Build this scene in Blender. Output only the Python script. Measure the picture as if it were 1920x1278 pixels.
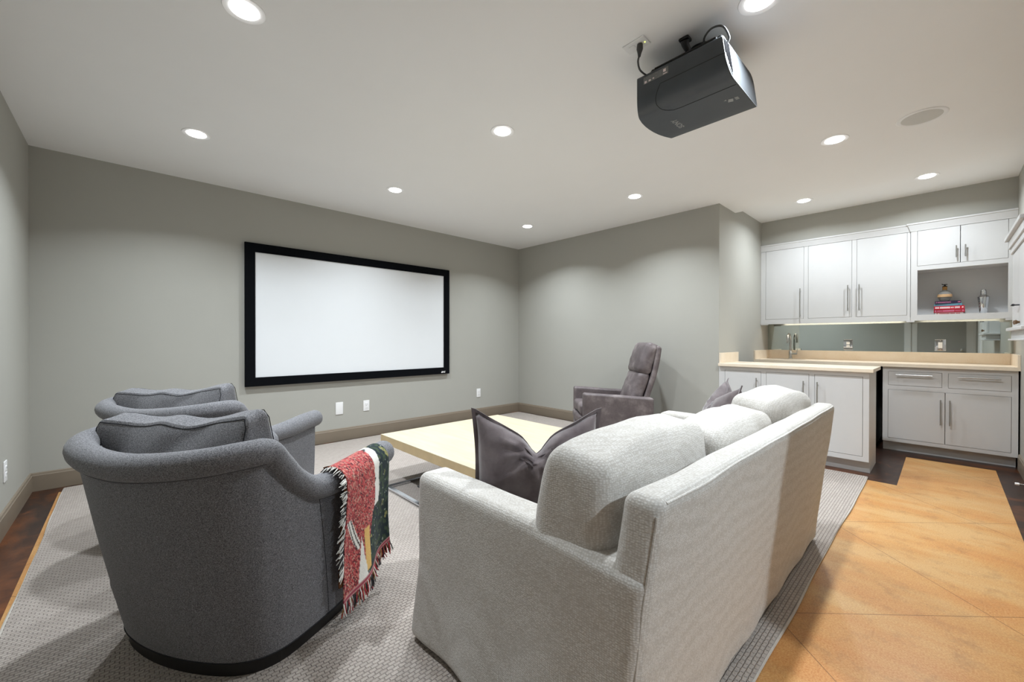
import bpy, bmesh, math, random
from mathutils import Vector, Matrix, noise as mnoise

PI = math.pi
random.seed(7)
sc = bpy.context.scene
COL = sc.collection
for o in list(bpy.data.objects):
    bpy.data.objects.remove(o)

# ------------------------------------------------------------------ camera
H_CAM = 1.203
YAW, PITCH, ROLL = math.radians(46.707), math.radians(-0.2587), math.radians(0.0708)
FPX = 764.0
cam_d = bpy.data.cameras.new('camera')
cam = bpy.data.objects.new('camera', cam_d)
COL.objects.link(cam)
fw = Vector((math.cos(YAW) * math.cos(PITCH), math.sin(YAW) * math.cos(PITCH), math.sin(PITCH)))
rt = Vector((math.sin(YAW), -math.cos(YAW), 0))
up = rt.cross(fw)
rt2 = rt * math.cos(ROLL) + up * math.sin(ROLL)
up2 = up * math.cos(ROLL) - rt * math.sin(ROLL)
M = Matrix((rt2, up2, -fw)).transposed().to_4x4()
M.translation = Vector((0, 0, H_CAM))
cam.matrix_world = M
cam_d.sensor_fit = 'HORIZONTAL'
cam_d.sensor_width = 36
cam_d.lens = FPX / 1920 * 36
cam_d.shift_y = 1.0 / 1920
cam_d.clip_start = 0.02
sc.camera = cam

# ------------------------------------------------------------------ world, exposure
w = bpy.data.worlds.new('world')
sc.world = w
w.use_nodes = True
w.node_tree.nodes['Background'].inputs[0].default_value = (0.8, 0.85, 0.9, 1)
w.node_tree.nodes['Background'].inputs[1].default_value = 0.3
vs = sc.view_settings
vs.view_transform = 'Standard'
vs.look = 'None'
vs.gamma = 1
vs.use_curve_mapping = False
vs.exposure = -0.47
LENS = 16.0              # glow of every recessed lamp's lens
LAMP_WATT = 34.0         # light each recessed lamp throws down
HALL_WATT = 92.0         # added unseen hall lamp that lights the sofa back
LAMP_COL = (0.875, 0.945, 1.0)
BAR_WATT = 21.0          # the two weaker lamps over the bar
sc.cycles.use_denoising = True
sc.cycles.max_bounces = 12
sc.cycles.diffuse_bounces = 8
sc.cycles.glossy_bounces = 6
sc.cycles.sample_clamp_indirect = 6.0
sc.cycles.caustics_reflective = False
sc.cycles.caustics_refractive = False

# ------------------------------------------------------------------ material helpers
def srgb(r, g, b):
    f = lambda c: (c / 255 / 12.92) if c / 255 <= 0.04045 else ((c / 255 + 0.055) / 1.055) ** 2.4
    return (f(r), f(g), f(b), 1)

MATS = {}
class N:
    """tiny node builder"""
    def __init__(s, name):
        s.m = bpy.data.materials.new(name)
        s.m.use_nodes = True
        s.t = s.m.node_tree
        s.b = s.t.nodes['Principled BSDF']
        MATS[name] = s.m
    def n(s, typ, **kw):
        nd = s.t.nodes.new(typ)
        for k, v in kw.items():
            if k.startswith('_'):
                nd.inputs[k[1:]].default_value = v
            else:
                setattr(nd, k, v)
        return nd
    def l(s, a, b):
        s.t.links.new(a, b)
    def coord(s, kind='Object', scale=(1, 1, 1), rot=(0, 0, 0)):
        tc = s.n('ShaderNodeTexCoord')
        mp = s.n('ShaderNodeMapping')
        mp.inputs['Scale'].default_value = scale
        mp.inputs['Rotation'].default_value = rot
        s.l(tc.outputs[kind], mp.inputs['Vector'])
        return mp.outputs['Vector']
    def noise(s, vec, scale, detail=4, rough=0.55):
        nd = s.n('ShaderNodeTexNoise')
        nd.inputs['Scale'].default_value = scale
        nd.inputs['Detail'].default_value = detail
        nd.inputs['Roughness'].default_value = rough
        s.l(vec, nd.inputs['Vector'])
        return nd.outputs['Fac']
    def ramp(s, fac, stops):
        r = s.n('ShaderNodeValToRGB')
        cr = r.color_ramp
        while len(cr.elements) < len(stops):
            cr.elements.new(0.5)
        for e, (p, c) in zip(cr.elements, stops):
            e.position = p
            e.color = c
        s.l(fac, r.inputs['Fac'])
        return r.outputs['Color']
    def mix(s, fac, a, b, mode='MIX'):
        m = s.n('ShaderNodeMix', data_type='RGBA', blend_type=mode)
        for sock, v in ((0, fac), (6, a), (7, b)):
            if isinstance(v, (float, int)):
                m.inputs[sock].default_value = v
            elif isinstance(v, tuple):
                m.inputs[sock].default_value = v
            else:
                s.l(v, m.inputs[sock])
        return m.outputs[2]
    def math(s, op, a, b=0.0, c=0.0):
        m = s.n('ShaderNodeMath', operation=op)
        for i, v in enumerate((a, b, c)):
            if isinstance(v, (float, int)):
                m.inputs[i].default_value = v
            else:
                s.l(v, m.inputs[i])
        return m.outputs[0]
    def bump(s, h, strength=0.3, dist=0.01):
        b = s.n('ShaderNodeBump')
        b.inputs['Strength'].default_value = strength
        b.inputs['Distance'].default_value = dist
        s.l(h, b.inputs['Height'])
        s.l(b.outputs['Normal'], s.b.inputs['Normal'])
    def base(s, c):
        if isinstance(c, tuple):
            s.b.inputs['Base Color'].default_value = c
        else:
            s.l(c, s.b.inputs['Base Color'])
        return s
    def set(s, rough=0.5, metal=0.0, spec=0.5, sheen=0.0, coat=0.0):
        s.b.inputs['Roughness'].default_value = rough
        s.b.inputs['Metallic'].default_value = metal
        s.b.inputs['Specular IOR Level'].default_value = spec
        s.b.inputs['Sheen Weight'].default_value = sheen
        s.b.inputs['Coat Weight'].default_value = coat
        return s

def simple(name, col, rough=0.5, metal=0.0, spec=0.5, var=0.06, vscale=6.0, bump=0.0, bscale=200, sheen=0.0):
    k = N(name)
    v = k.coord()
    dark = tuple(c * (1 - var) for c in col[:3]) + (1,)
    lite = tuple(min(1, c * (1 + var)) for c in col[:3]) + (1,)
    k.base(k.ramp(k.noise(v, vscale), [(0.3, dark), (0.7, lite)]))
    k.set(rough, metal, spec, sheen)
    if bump:
        k.bump(k.noise(v, bscale, 2), bump, 0.002)
    return k.m

simple('wall_paint', srgb(174, 173, 166), 0.75, spec=0.25, var=0.012, vscale=2, bump=0.08, bscale=260)
simple('ceiling_paint', srgb(247, 247, 247), 0.85, spec=0.2, var=0.008, vscale=2, bump=0.05, bscale=260)
simple('baseboard_paint', srgb(133, 121, 106), 0.38, spec=0.4, var=0.02)
simple('white_lacquer', srgb(207, 207, 207), 0.38, spec=0.4, var=0.01)
simple('white_trim', srgb(232, 232, 230), 0.4, spec=0.4, var=0.01)
simple('white_plastic', srgb(240, 240, 240), 0.35, var=0.01)
simple('gap_dark', srgb(60, 60, 60), 0.8, var=0.02)
simple('steel', srgb(190, 190, 188), 0.28, metal=1.0, var=0.03, vscale=40)
simple('chrome', srgb(215, 217, 220), 0.1, metal=1.0, var=0.01)
simple('black_plastic', srgb(22, 22, 23), 0.5, var=0.05)
simple('black_velvet', srgb(9, 11, 15), 0.9, spec=0.1, var=0.1, vscale=30, bump=0.2, bscale=400)
simple('screen_fabric', srgb(230, 233, 236), 0.7, spec=0.15, var=0.004)
simple('fridge_black', srgb(24, 25, 27), 0.35, var=0.05)
simple('projector_shell', srgb(67, 72, 77), 0.42, spec=0.45, var=0.08, vscale=9, bump=0.15, bscale=700)
simple('projector_silver', srgb(62, 65, 68), 0.55, metal=0.0, spec=0.3, var=0.05, vscale=14)
simple('projector_rim', srgb(88, 91, 93), 0.5, metal=0.0, var=0.02)
simple('projector_seam', srgb(14, 15, 16), 0.7, var=0.02)
simple('label_grey', srgb(120, 121, 121), 0.6, var=0.25, vscale=220)
simple('logo_silver', srgb(150, 152, 152), 0.4, var=0.02)
simple('cable_grey', srgb(62, 62, 62), 0.55, var=0.03)
simple('plinth_black', srgb(24, 22, 22), 0.45, var=0.1)
simple('table_edge', srgb(206, 182, 140), 0.45, var=0.06, vscale=14)
simple('metal_dark', srgb(70, 70, 74), 0.3, metal=0.8, var=0.05)
simple('book_red', srgb(196, 26, 48), 0.45, var=0.04)
simple('book_crimson', srgb(160, 22, 42), 0.45, var=0.04)
simple('book_white', srgb(226, 214, 212), 0.5, var=0.03)
simple('book_teal', srgb(96, 152, 170), 0.45, var=0.08, vscale=20)
simple('book_navy', srgb(46, 34, 66), 0.45, var=0.25, vscale=14)
simple('paper', srgb(226, 222, 212), 0.8, var=0.05, vscale=90)
simple('letter_white', srgb(240, 225, 225), 0.5, var=0.01)
simple('letter_red', srgb(200, 60, 70), 0.5, var=0.01)
simple('letter_pink', srgb(205, 120, 150), 0.5, var=0.01)
simple('bottle_label', srgb(216, 176, 132), 0.6, var=0.08, vscale=60)
simple('cork', srgb(176, 132, 74), 0.7, var=0.12, vscale=80)
simple('stopper_metal', srgb(50, 48, 44), 0.35, metal=0.8, var=0.1)
simple('knob_bronze', srgb(120, 92, 66), 0.35, metal=0.7, var=0.1)
simple('rug_binding', srgb(190, 184, 176), 0.85, spec=0.1, var=0.08, vscale=60, bump=0.3, bscale=500)
simple('hall_paint', srgb(178, 178, 175), 0.75, spec=0.2, var=0.01)
simple('speaker_grille', srgb(214, 214, 211), 0.8, spec=0.1, var=0.02, bump=0.3, bscale=900)
simple('piping_cream', srgb(222, 216, 208), 0.85, spec=0.1, var=0.05, vscale=80)
simple('piping_grey', srgb(84, 84, 87), 0.9, spec=0.1, var=0.2, vscale=300)
simple('seam_dark', srgb(46, 46, 49), 0.9, spec=0.1, var=0.2, vscale=200)

k = N('mirror'); k.base(srgb(206, 214, 211)).set(0.015, 1.0)
k = N('clear_glass'); k.base((0.95, 0.97, 0.96, 1)).set(0.03)
k.b.inputs['Transmission Weight'].default_value = 0.78
k.b.inputs['IOR'].default_value = 1.25
k = N('lamp_lens'); k.base((1, 1, 1, 1))
k.b.inputs['Emission Color'].default_value = (1.0, 0.99, 0.975, 1)
k.b.inputs['Emission Strength'].default_value = LENS
k = N('strip_lens'); k.base((1, 1, 1, 1))  # glow of the strips added under the wall cabinets
k.b.inputs['Emission Color'].default_value = (1.0, 0.86, 0.68, 1)
k.b.inputs['Emission Strength'].default_value = 16.0
k = N('status_green'); k.base((0.8, 0.9, 0.3, 1))
k.b.inputs['Emission Color'].default_value = (0.9, 0.95, 0.3, 1)
k.b.inputs['Emission Strength'].default_value = 1.2

def stone():
    k = N('counter_stone')
    v = k.coord()
    k.base(k.mix(k.ramp(k.noise(v, 90, 3), [(0.45, (0, 0, 0, 1)), (0.62, (1, 1, 1, 1))]),
                 k.ramp(k.noise(v, 9, 5), [(0.3, srgb(228, 212, 188)), (0.7, srgb(238, 226, 208))]), srgb(234, 220, 200)))
    k.set(0.3, spec=0.4)
stone()

def tweed(name, dark, mid, lite, sc1=520, rough=0.95, bump=0.35):
    k = N(name)
    v = k.coord()
    v2 = k.coord(scale=(1, 1, 2.2))
    c = k.ramp(k.noise(v, sc1, 2, 0.7), [(0.33, dark), (0.5, mid), (0.68, lite)])
    c = k.mix(0.35, c, k.ramp(k.noise(v2, sc1 * 0.45, 2, 0.7), [(0.36, dark), (0.64, lite)]))
    k.base(c)
    k.set(rough, spec=0.1, sheen=0.15)
    k.bump(k.noise(v, sc1 * 0.8, 2), bump, 0.002)
tweed('chair_tweed', srgb(52, 52, 55), srgb(100, 100, 104), srgb(164, 164, 168), 430)

def cream():
    k = N('sofa_weave')
    v = k.coord(scale=(1, 1, 1.3))
    vo = k.n('ShaderNodeTexVoronoi')
    vo.inputs['Scale'].default_value = 135
    vo.inputs['Randomness'].default_value = 0.5
    k.l(v, vo.inputs['Vector'])
    d = vo.outputs['Distance']
    c = k.ramp(d, [(0.15, srgb(213, 211, 207)), (0.62, srgb(182, 177, 170))])
    c = k.mix(0.25, c, k.ramp(k.noise(v, 40, 3), [(0.35, srgb(188, 184, 178)), (0.65, srgb(215, 213, 210))]))
    k.base(c)
    k.set(0.92, spec=0.1, sheen=0.1)
    h = k.math('SUBTRACT', 1.0, d)
    k.bump(h, 0.32, 0.003)
cream()

def rug():
    k = N('rug_weave')
    v = k.coord()
    br = k.n('ShaderNodeTexBrick')
    br.offset = 0.5
    br.inputs['Scale'].default_value = 1.0
    br.inputs['Brick Width'].default_value = 0.026
    br.inputs['Row Height'].default_value = 0.016
    br.inputs['Mortar Size'].default_value = 0.003
    br.inputs['Mortar Smooth'].default_value = 1.0
    br.inputs['Color1'].default_value = srgb(188, 178, 170)
    br.inputs['Color2'].default_value = srgb(172, 161, 153)
    br.inputs['Mortar'].default_value = srgb(138, 128, 121)
    nz = k.noise(v, 60, 3)
    vadd = k.n('ShaderNodeVectorMath', operation='ADD')
    sc_ = k.n('ShaderNodeVectorMath', operation='SCALE')
    cb = k.n('ShaderNodeTexNoise'); cb.inputs['Scale'].default_value = 55
    k.l(v, cb.inputs['Vector'])
    k.l(cb.outputs['Color'], sc_.inputs[0]); sc_.inputs['Scale'].default_value = 0.006
    k.l(v, vadd.inputs[0]); k.l(sc_.outputs[0], vadd.inputs[1])
    k.l(vadd.outputs[0], br.inputs['Vector'])
    c = k.mix(0.35, br.outputs['Color'], k.ramp(k.noise(v, 260, 2), [(0.3, srgb(140, 131, 124)), (0.7, srgb(206, 198, 190))]))
    k.base(c)
    k.set(0.95, spec=0.08, sheen=0.1)
    h = k.math('ADD', k.math('SUBTRACT', 1.0, br.outputs['Fac']), k.math('MULTIPLY', k.noise(v, 350, 2), 0.5))
    k.bump(h, 0.7, 0.006)
rug()

def velvet():
    k = N('velvet_plum')
    v = k.coord()
    k.base(k.ramp(k.noise(v, 9, 4), [(0.3, srgb(86, 77, 79)), (0.7, srgb(124, 115, 116))]))
    k.set(0.85, spec=0.1, sheen=0.5)
    k.b.inputs['Sheen Roughness'].default_value = 0.4
    k.bump(k.noise(v, 420, 2), 0.25, 0.002)
velvet()
simple('velvet_piping', srgb(86, 76, 79), 0.85, spec=0.1, var=0.15, vscale=60, sheen=0.4)

def leather():
    k = N('recliner_leather')
    v = k.coord()
    c = k.ramp(k.noise(v, 5, 6, 0.65), [(0.3, srgb(82, 74, 75)), (0.52, srgb(104, 95, 96)), (0.72, srgb(142, 133, 132))])
    k.base(c)
    k.set(0.5, spec=0.4)
    k.bump(k.noise(v, 130, 4), 0.25, 0.004)
leather()

def maple():
    k = N('table_top_wood')
    v = k.coord(scale=(9, 0.9, 1))
    k.base(k.ramp(k.noise(v, 3.0, 5), [(0.3, srgb(190, 178, 152)), (0.7, srgb(200, 190, 167))]))
    k.set(0.42, spec=0.35)
maple()

def concrete():
    for name in ('floor_amber', 'floor_umber'):
        k = N(name)
        tc = k.n('ShaderNodeTexCoord')
        v = tc.outputs['Object']
        sp = k.n('ShaderNodeSeparateXYZ'); k.l(v, sp.inputs[0])
        x, y = sp.outputs[0], sp.outputs[1]
        mp = k.n('ShaderNodeMapping'); mp.inputs['Rotation'].default_value = (0, 0, 0.5)
        mp.inputs['Scale'].default_value = (2.2, 0.8, 1); k.l(v, mp.inputs[0])
        n1 = k.noise(mp.outputs[0], 1.6, 5, 0.6)
        n2 = k.noise(v, 150, 3, 0.75)
        n3 = k.noise(v, 9, 5, 0.7)
        if name == 'floor_amber':
            c = k.ramp(n1, [(0.36, srgb(180, 104, 40)), (0.5, srgb(192, 136, 76)), (0.62, srgb(200, 164, 114))])
            c = k.mix(0.55, c, k.ramp(n2, [(0.32, srgb(168, 110, 54)), (0.66, srgb(214, 176, 118))]))
            c = k.mix(k.math('MULTIPLY', k.ramp(n3, [(0.52, (0, 0, 0, 1)), (0.72, (1, 1, 1, 1))]), 0.5), c, srgb(142, 100, 62))
            def cut(e, off, per):
                f = k.math('FRACT', k.math('DIVIDE', k.math('SUBTRACT', e, off), per))
                d = k.math('ABSOLUTE', k.math('SUBTRACT', f, 0.5))
                return k.math('GREATER_THAN', d, 0.5 - 0.0022)
            g = k.math('MAXIMUM', cut(k.math('ADD', x, y), 2.587, 1.32), cut(k.math('SUBTRACT', x, y), 1.556, 1.325))
            c = k.mix(k.math('MULTIPLY', g, 0.7), c, srgb(110, 70, 36))
            k.base(c)
            k.bump(k.math('MULTIPLY', g, -1.0), 0.3, 0.003)
        else:
            c = k.ramp(n3, [(0.40, srgb(28, 18, 16)), (0.56, srgb(44, 29, 25)), (0.70, srgb(104, 60, 32))])
            c = k.mix(0.25, c, k.ramp(n2, [(0.32, srgb(22, 15, 13)), (0.66, srgb(84, 52, 36))]))
            c = k.mix(k.math('MULTIPLY', k.ramp(n1, [(0.5, (0, 0, 0, 1)), (0.66, (1, 1, 1, 1))]), 0.6), c, srgb(126, 70, 30))
            warm = k.math('MULTIPLY', k.math('LESS_THAN', x, 0.0), k.math('MINIMUM', 1.0, k.math('MAXIMUM', 0.0, k.math('DIVIDE', k.math('SUBTRACT', 4.3, k.math('ADD', y, k.math('MULTIPLY', n3, 0.8))), 1.2))))
            c = k.mix(k.math('MULTIPLY', warm, 0.8), c, k.ramp(n3, [(0.35, srgb(84, 42, 20)), (0.65, srgb(150, 84, 36))]))
            k.base(c)
        k.set(0.33, spec=0.4)
concrete()

# ------------------------------------------------------------------ mesh helpers
class MB:
    def __init__(s):
        s.v, s.f, s.mi = [], [], []
    def add(s, vs_, fs_, mi=0):
        o = len(s.v)
        s.v += [Vector(p) for p in vs_]
        s.f += [tuple(i + o for i in f) for f in fs_]
        s.mi += [mi] * len(fs_)
        return s
    def box(s, x0, x1, y0, y1, z0, z1, mi=0):
        v = [(x, y, z) for x in (x0, x1) for y in (y0, y1) for z in (z0, z1)]
        return s.add(v, [(0, 1, 3, 2), (4, 6, 7, 5), (0, 4, 5, 1), (2, 3, 7, 6), (0, 2, 6, 4), (1, 5, 7, 3)], mi)
    def frame(s, axis, p0, p1, a0, a1, z0, z1, wa, wb, wt, wbm):
        """rectangular ring: axis 'x' -> lies in the y/z plane between x=p0..p1"""
        def bx(b0, b1, c0, c1):
            if axis == 'x': s.box(p0, p1, b0, b1, c0, c1)
            else: s.box(b0, b1, p0, p1, c0, c1)
        bx(a0, a0 + wa, z0, z1); bx(a1 - wb, a1, z0, z1)
        bx(a0 + wa, a1 - wb, z0, z0 + wbm); bx(a0 + wa, a1 - wb, z1 - wt, z1)
        return s
    def rbox(s, x0, x1, y0, y1, z0, z1, r=0.02, n=8, k=3, fn=None, mi=0):
        """rounded box on a grid, optionally deformed by fn(p, q) with q in [-1,1]^3"""
        c = Vector(((x0 + x1) / 2, (y0 + y1) / 2, (z0 + z1) / 2))
        h = [abs(x1 - x0) / 2, abs(y1 - y0) / 2, abs(z1 - z0) / 2]
        rr = min(r, min(h) * 0.999)
        def axis(hh):
            out = []
            for i in range(k):
                out.append(-hh + rr * (1 - math.cos(i / k * PI / 2)) * 1.0 if False else -hh + rr * math.tan(i / k * PI / 4) if False else -hh + rr * i / k)
            m = max(1, n)
            for i in range(m + 1):
                out.append(-hh + rr + (2 * hh - 2 * rr) * i / m)
            for i in range(k):
                out.append(hh - rr + rr * (i + 1) / k)
            return out
        A = [axis(hh) for hh in h]
        idx = {}
        vs_, fs_ = [], []
        def vert(p):
            key = (round(p[0], 6), round(p[1], 6), round(p[2], 6))
            if key not in idx:
                q = Vector([max(-h[i] + rr, min(h[i] - rr, p[i])) for i in range(3)])
                d = Vector(p) - q
                if d.length > 1e-9:
                    # smooth the cube corner onto a sphere
                    u = d / rr
                    u = Vector([math.tan(max(-1, min(1, t)) * PI / 4) for t in u])
                    d = u.normalized() * rr
                P = q + d
                Q = Vector([P[i] / h[i] if h[i] else 0 for i in range(3)])
                P = P + c
                if fn: P = Vector(fn(P, Q))
                idx[key] = len(vs_)
                vs_.append(P)
            return idx[key]
        for ax in range(3):
            b, d = (ax + 1) % 3, (ax + 2) % 3
            for sgn in (-1, 1):
                for i in range(len(A[b]) - 1):
                    for j in range(len(A[d]) - 1):
                        quad = []
                        for (ii, jj) in ((i, j), (i + 1, j), (i + 1, j + 1), (i, j + 1)):
                            p = [0, 0, 0]
                            p[ax] = sgn * h[ax]; p[b] = A[b][ii]; p[d] = A[d][jj]
                            quad.append(vert(p))
                        if sgn < 0: quad.reverse()
                        fs_.append(tuple(quad))
        return s.add(vs_, fs_, mi)
    def grid(s, fn, nu, nv, mi=0, flip=False):
        vs_ = [fn(i / nu, j / nv) for i in range(nu + 1) for j in range(nv + 1)]
        fs_ = []
        for i in range(nu):
            for j in range(nv):
                a = i * (nv + 1) + j
                q = (a, a + nv + 1, a + nv + 2, a + 1)
                fs_.append(q[::-1] if flip else q)
        return s.add(vs_, fs_, mi)
    def tube(s, pts, r, seg=8, cap=True, mi=0):
        """r: radius or list of radii"""
        pts = [Vector(p) for p in pts]
        n = len(pts)
        R = r if isinstance(r, (list, tuple)) else [r] * n
        vs_, fs_ = [], []
        prev = None
        for i, p in enumerate(pts):
            t = (pts[min(i + 1, n - 1)] - pts[max(i - 1, 0)]).normalized()
            if prev is None:
                a = Vector((0, 0, 1)) if abs(t.z) < 0.9 else Vector((1, 0, 0))
                u = t.cross(a).normalized()
            else:
                u = (prev - t * prev.dot(t)).normalized()
            prev = u
            v = t.cross(u)
            for j in range(seg):
                a = 2 * PI * j / seg
                vs_.append(p + (u * math.cos(a) + v * math.sin(a)) * R[i])
        for i in range(n - 1):
            for j in range(seg):
                a, b = i * seg + j, i * seg + (j + 1) % seg
                fs_.append((a, b, b + seg, a + seg))
        if cap:
            fs_.append(tuple(range(seg - 1, -1, -1)))
            fs_.append(tuple((n - 1) * seg + j for j in range(seg)))
        return s.add(vs_, fs_, mi)
    def lathe(s, prof, c, seg=32, mi=0):
        """prof: list of (radius, z) from bottom to top about the vertical through c"""
        vs_, fs_ = [], []
        for (r, z) in prof:
            for j in range(seg):
                a = 2 * PI * j / seg
                vs_.append((c[0] + max(r, 1e-5) * math.cos(a), c[1] + max(r, 1e-5) * math.sin(a), c[2] + z))
        for i in range(len(prof) - 1):
            for j in range(seg):
                a, b = i * seg + j, i * seg + (j + 1) % seg
                fs_.append((a, b, b + seg, a + seg))
        fs_.append(tuple(range(seg - 1, -1, -1)))
        fs_.append(tuple((len(prof) - 1) * seg + j for j in range(seg)))
        return s.add(vs_, fs_, mi)
    def prism(s, poly, z0, z1, mi=0):
        n = len(poly)
        vs_ = [(p[0], p[1], z0) for p in poly] + [(p[0], p[1], z1) for p in poly]
        fs_ = [tuple(range(n - 1, -1, -1)), tuple(range(n, 2 * n))]
        fs_ += [(i, (i + 1) % n, (i + 1) % n + n, i + n) for i in range(n)]
        return s.add(vs_, fs_, mi)
    def xf(s, m):
        s.v = [m @ p for p in s.v]
        return s
    def build(s, name, mat, parent=None, smooth=False, bevel=0.0, seg=2, world=True, solid=0.0, subsurf=0, angle=40):
        """one mesh object; with world=True the coordinates are world ones and are carried into the parent's frame"""
        me = bpy.data.meshes.new(name)
        pts = s.v
        if parent is not None and world:
            inv = root_matrix(parent).inverted()
            pts = [inv @ p for p in pts]
        me.from_pydata([tuple(p) for p in pts], [], s.f)
        for m in (mat if isinstance(mat, (list, tuple)) else [mat]):
            me.materials.append(MATS[m])
        for p, i in zip(me.polygons, s.mi):
            p.material_index = i
        bm = bmesh.new(); bm.from_mesh(me)
        bmesh.ops.remove_doubles(bm, verts=bm.verts, dist=1e-5)
        bmesh.ops.recalc_face_normals(bm, faces=bm.faces)
        bm.to_mesh(me); bm.free()
        if smooth:
            me.polygons.foreach_set('use_smooth', [True] * len(me.polygons))
            me.set_sharp_from_angle(angle=math.radians(angle)) if angle < 180 else None
        o = bpy.data.objects.new(name, me)
        COL.objects.link(o)
        if parent is not None:
            o.parent = parent
        if bevel:
            b = o.modifiers.new('bevel', 'BEVEL'); b.width = bevel; b.segments = seg; b.limit_method = 'ANGLE'
            b.harden_normals = False
        if solid:
            b = o.modifiers.new('solid', 'SOLIDIFY'); b.thickness = solid; b.offset = 0
        if subsurf:
            b = o.modifiers.new('sub', 'SUBSURF'); b.levels = subsurf; b.render_levels = subsurf
        return o

def root_matrix(o):
    while o.parent is not None:
        o = o.parent
    m = Matrix.Rotation(o.rotation_euler.z, 4, 'Z')
    m.translation = o.location
    return m

def tag(o, label, cat, group=None):
    o['label'] = label
    o['category'] = cat
    if group: o['group'] = group
    return o

def thing(name, label, cat, loc=(0, 0, 0), rz=0.0, group=None):
    o = bpy.data.objects.new(name, None)
    o.empty_display_size = 0.1
    COL.objects.link(o)
    o.location = loc
    o.rotation_euler = (0, 0, rz)
    return tag(o, label, cat, group)

def struct(o):
    o['kind'] = 'structure'
    return o

def dup(root, loc, rz, label):
    r = root.copy(); COL.objects.link(r)
    r.location = loc; r.rotation_euler = (0, 0, rz); r['label'] = label
    for ch in [c for c in bpy.data.objects if c.parent == root]:
        c = ch.copy(); COL.objects.link(c); c.parent = r
        for g in [x for x in bpy.data.objects if x.parent == ch]:
            d = g.copy(); COL.objects.link(d); d.parent = c
    return r

def spline(cps, n):
    """Catmull-Rom through control points, n samples per span"""
    P = [Vector(c) for c in cps]
    P = [P[0] * 2 - P[1]] + P + [P[-1] * 2 - P[-2]]
    out = []
    for i in range(1, len(P) - 2):
        for j in range(n):
            t = j / n
            a, b, c, d = P[i - 1], P[i], P[i + 1], P[i + 2]
            out.append(0.5 * ((2 * b) + (c - a) * t + (2 * a - 5 * b + 4 * c - d) * t * t + (3 * b - a - 3 * c + d) * t ** 3))
    out.append(P[-2].copy())
    return out

def wob(p, s=6.0, amp=0.006, seed=0.0):
    return mnoise.noise_vector(Vector(p) * s + Vector((seed, seed * 1.7, 3.1))) * amp

def text_mb(txt, size, origin, right, upv, depth=0.0006, shear=0.0, bold=0.0):
    cu = bpy.data.curves.new('lettering_curve', 'FONT')
    cu.body = txt; cu.size = size; cu.align_x = 'CENTER'; cu.align_y = 'CENTER'
    cu.extrude = depth; cu.shear = shear; cu.offset = bold
    ob = bpy.data.objects.new('lettering_tmp', cu)
    COL.objects.link(ob)
    dg = bpy.context.evaluated_depsgraph_get()
    me = ob.evaluated_get(dg).to_mesh()
    right = Vector(right).normalized(); upv = Vector(upv).normalized(); nn = right.cross(upv)
    mb = MB()
    o = Vector(origin)
    mb.add([o + right * v.co.x + upv * v.co.y + nn * v.co.z for v in me.vertices], [tuple(p.vertices) for p in me.polygons])
    ob.evaluated_get(dg).to_mesh_clear()
    bpy.data.objects.remove(ob)
    bpy.data.curves.remove(cu)
    return mb

# ------------------------------------------------------------------ setting
ZC, ZA = 2.724, 2.801            # main ceiling, alcove ceiling
XL, XB, YS, YR = -0.567, 4.80, 4.936, -0.487
YA = 1.727                       # alcove left return wall
XM = 6.64                        # alcove back wall
XST = 5.30                       # where the alcove ceiling begins
XSO = 6.31                       # soffit front
T = 0.12
DY0, DY1, DZ = -0.34, 0.45, 2.06 # door in the left wall
RX_0, RX_1 = 0.85, 1.56           # added unseen rear doorway, its jambs placed to shape the hall beam

# floor: amber field with an umber stained border
fb = MB()
xs = [XL - T, -0.40, 4.636, 5.83, XM]
ys = [YR, -0.33, 0.266, 4.77, YS]
for i in range(len(xs) - 1):
    for j in range(len(ys) - 1):
        x0, x1, y0, y1 = xs[i], xs[i + 1], ys[j], ys[j + 1]
        if x0 >= 4.6 and y0 >= 0.2:
            dark = True
        else:
            dark = (i == 0) or (j == 0) or (j == 3) or (i == 3)
        if x0 >= XB and y0 > YA: continue
        fb.add([(x0, y0, 0), (x1, y0, 0), (x1, y1, 0), (x0, y1, 0)], [(0, 1, 2, 3)], 1 if dark else 0)
fb.add([(-0.6, -3.0, 0), (3.2, -3.0, 0), (3.2, YR, 0), (-0.6, YR, 0)], [(0, 1, 2, 3)], 1)  # unseen hall floor, dark to cut its warm bounce
fb.box(-0.7, XM, -3.1, YS + T, -0.1, -0.01, 1)
struct(fb.build('floor', ['floor_amber', 'floor_umber']))

cb = MB()
cb.box(XL - T, XST, YR - T, YS + T, ZC, ZC + 0.14)
cb.box(XST, XM + T, YR - T, YA + T, ZA, ZC + 0.14)
cb.box(-0.6, 3.2, -3.0, YR - T, 2.5, 2.6)
struct(cb.build('ceiling', 'ceiling_paint'))

struct(MB().box(XL - T, XB + T, YS, YS + T, 0, ZC).build('wall_front', 'wall_paint'))
struct(MB().box(XB, XB + T, YA, YS, 0, ZC).build('wall_right', 'wall_paint'))
struct(MB().box(XB + T, XM + T, YA, YA + T, 0, ZA).build('wall_alcove_side', 'wall_paint'))
struct(MB().box(XM, XM + T, YR, YA, 0, ZA).build('wall_alcove_back', 'wall_paint'))
struct(MB().box(XL - T, RX_0, YR - T, YR, 0, ZA).box(RX_1, XM + T, YR - T, YR, 0, ZA).box(RX_0, RX_1, YR - T, YR, DZ, ZA).build('wall_rear', 'wall_paint'))
struct(MB().box(XL - T, XL, YR, YS, 0, ZC).build('wall_left', 'wall_paint'))
struct(MB().box(XSO, XM, YR, YA, 2.47, ZA).build('wall_soffit', 'wall_paint'))
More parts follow.
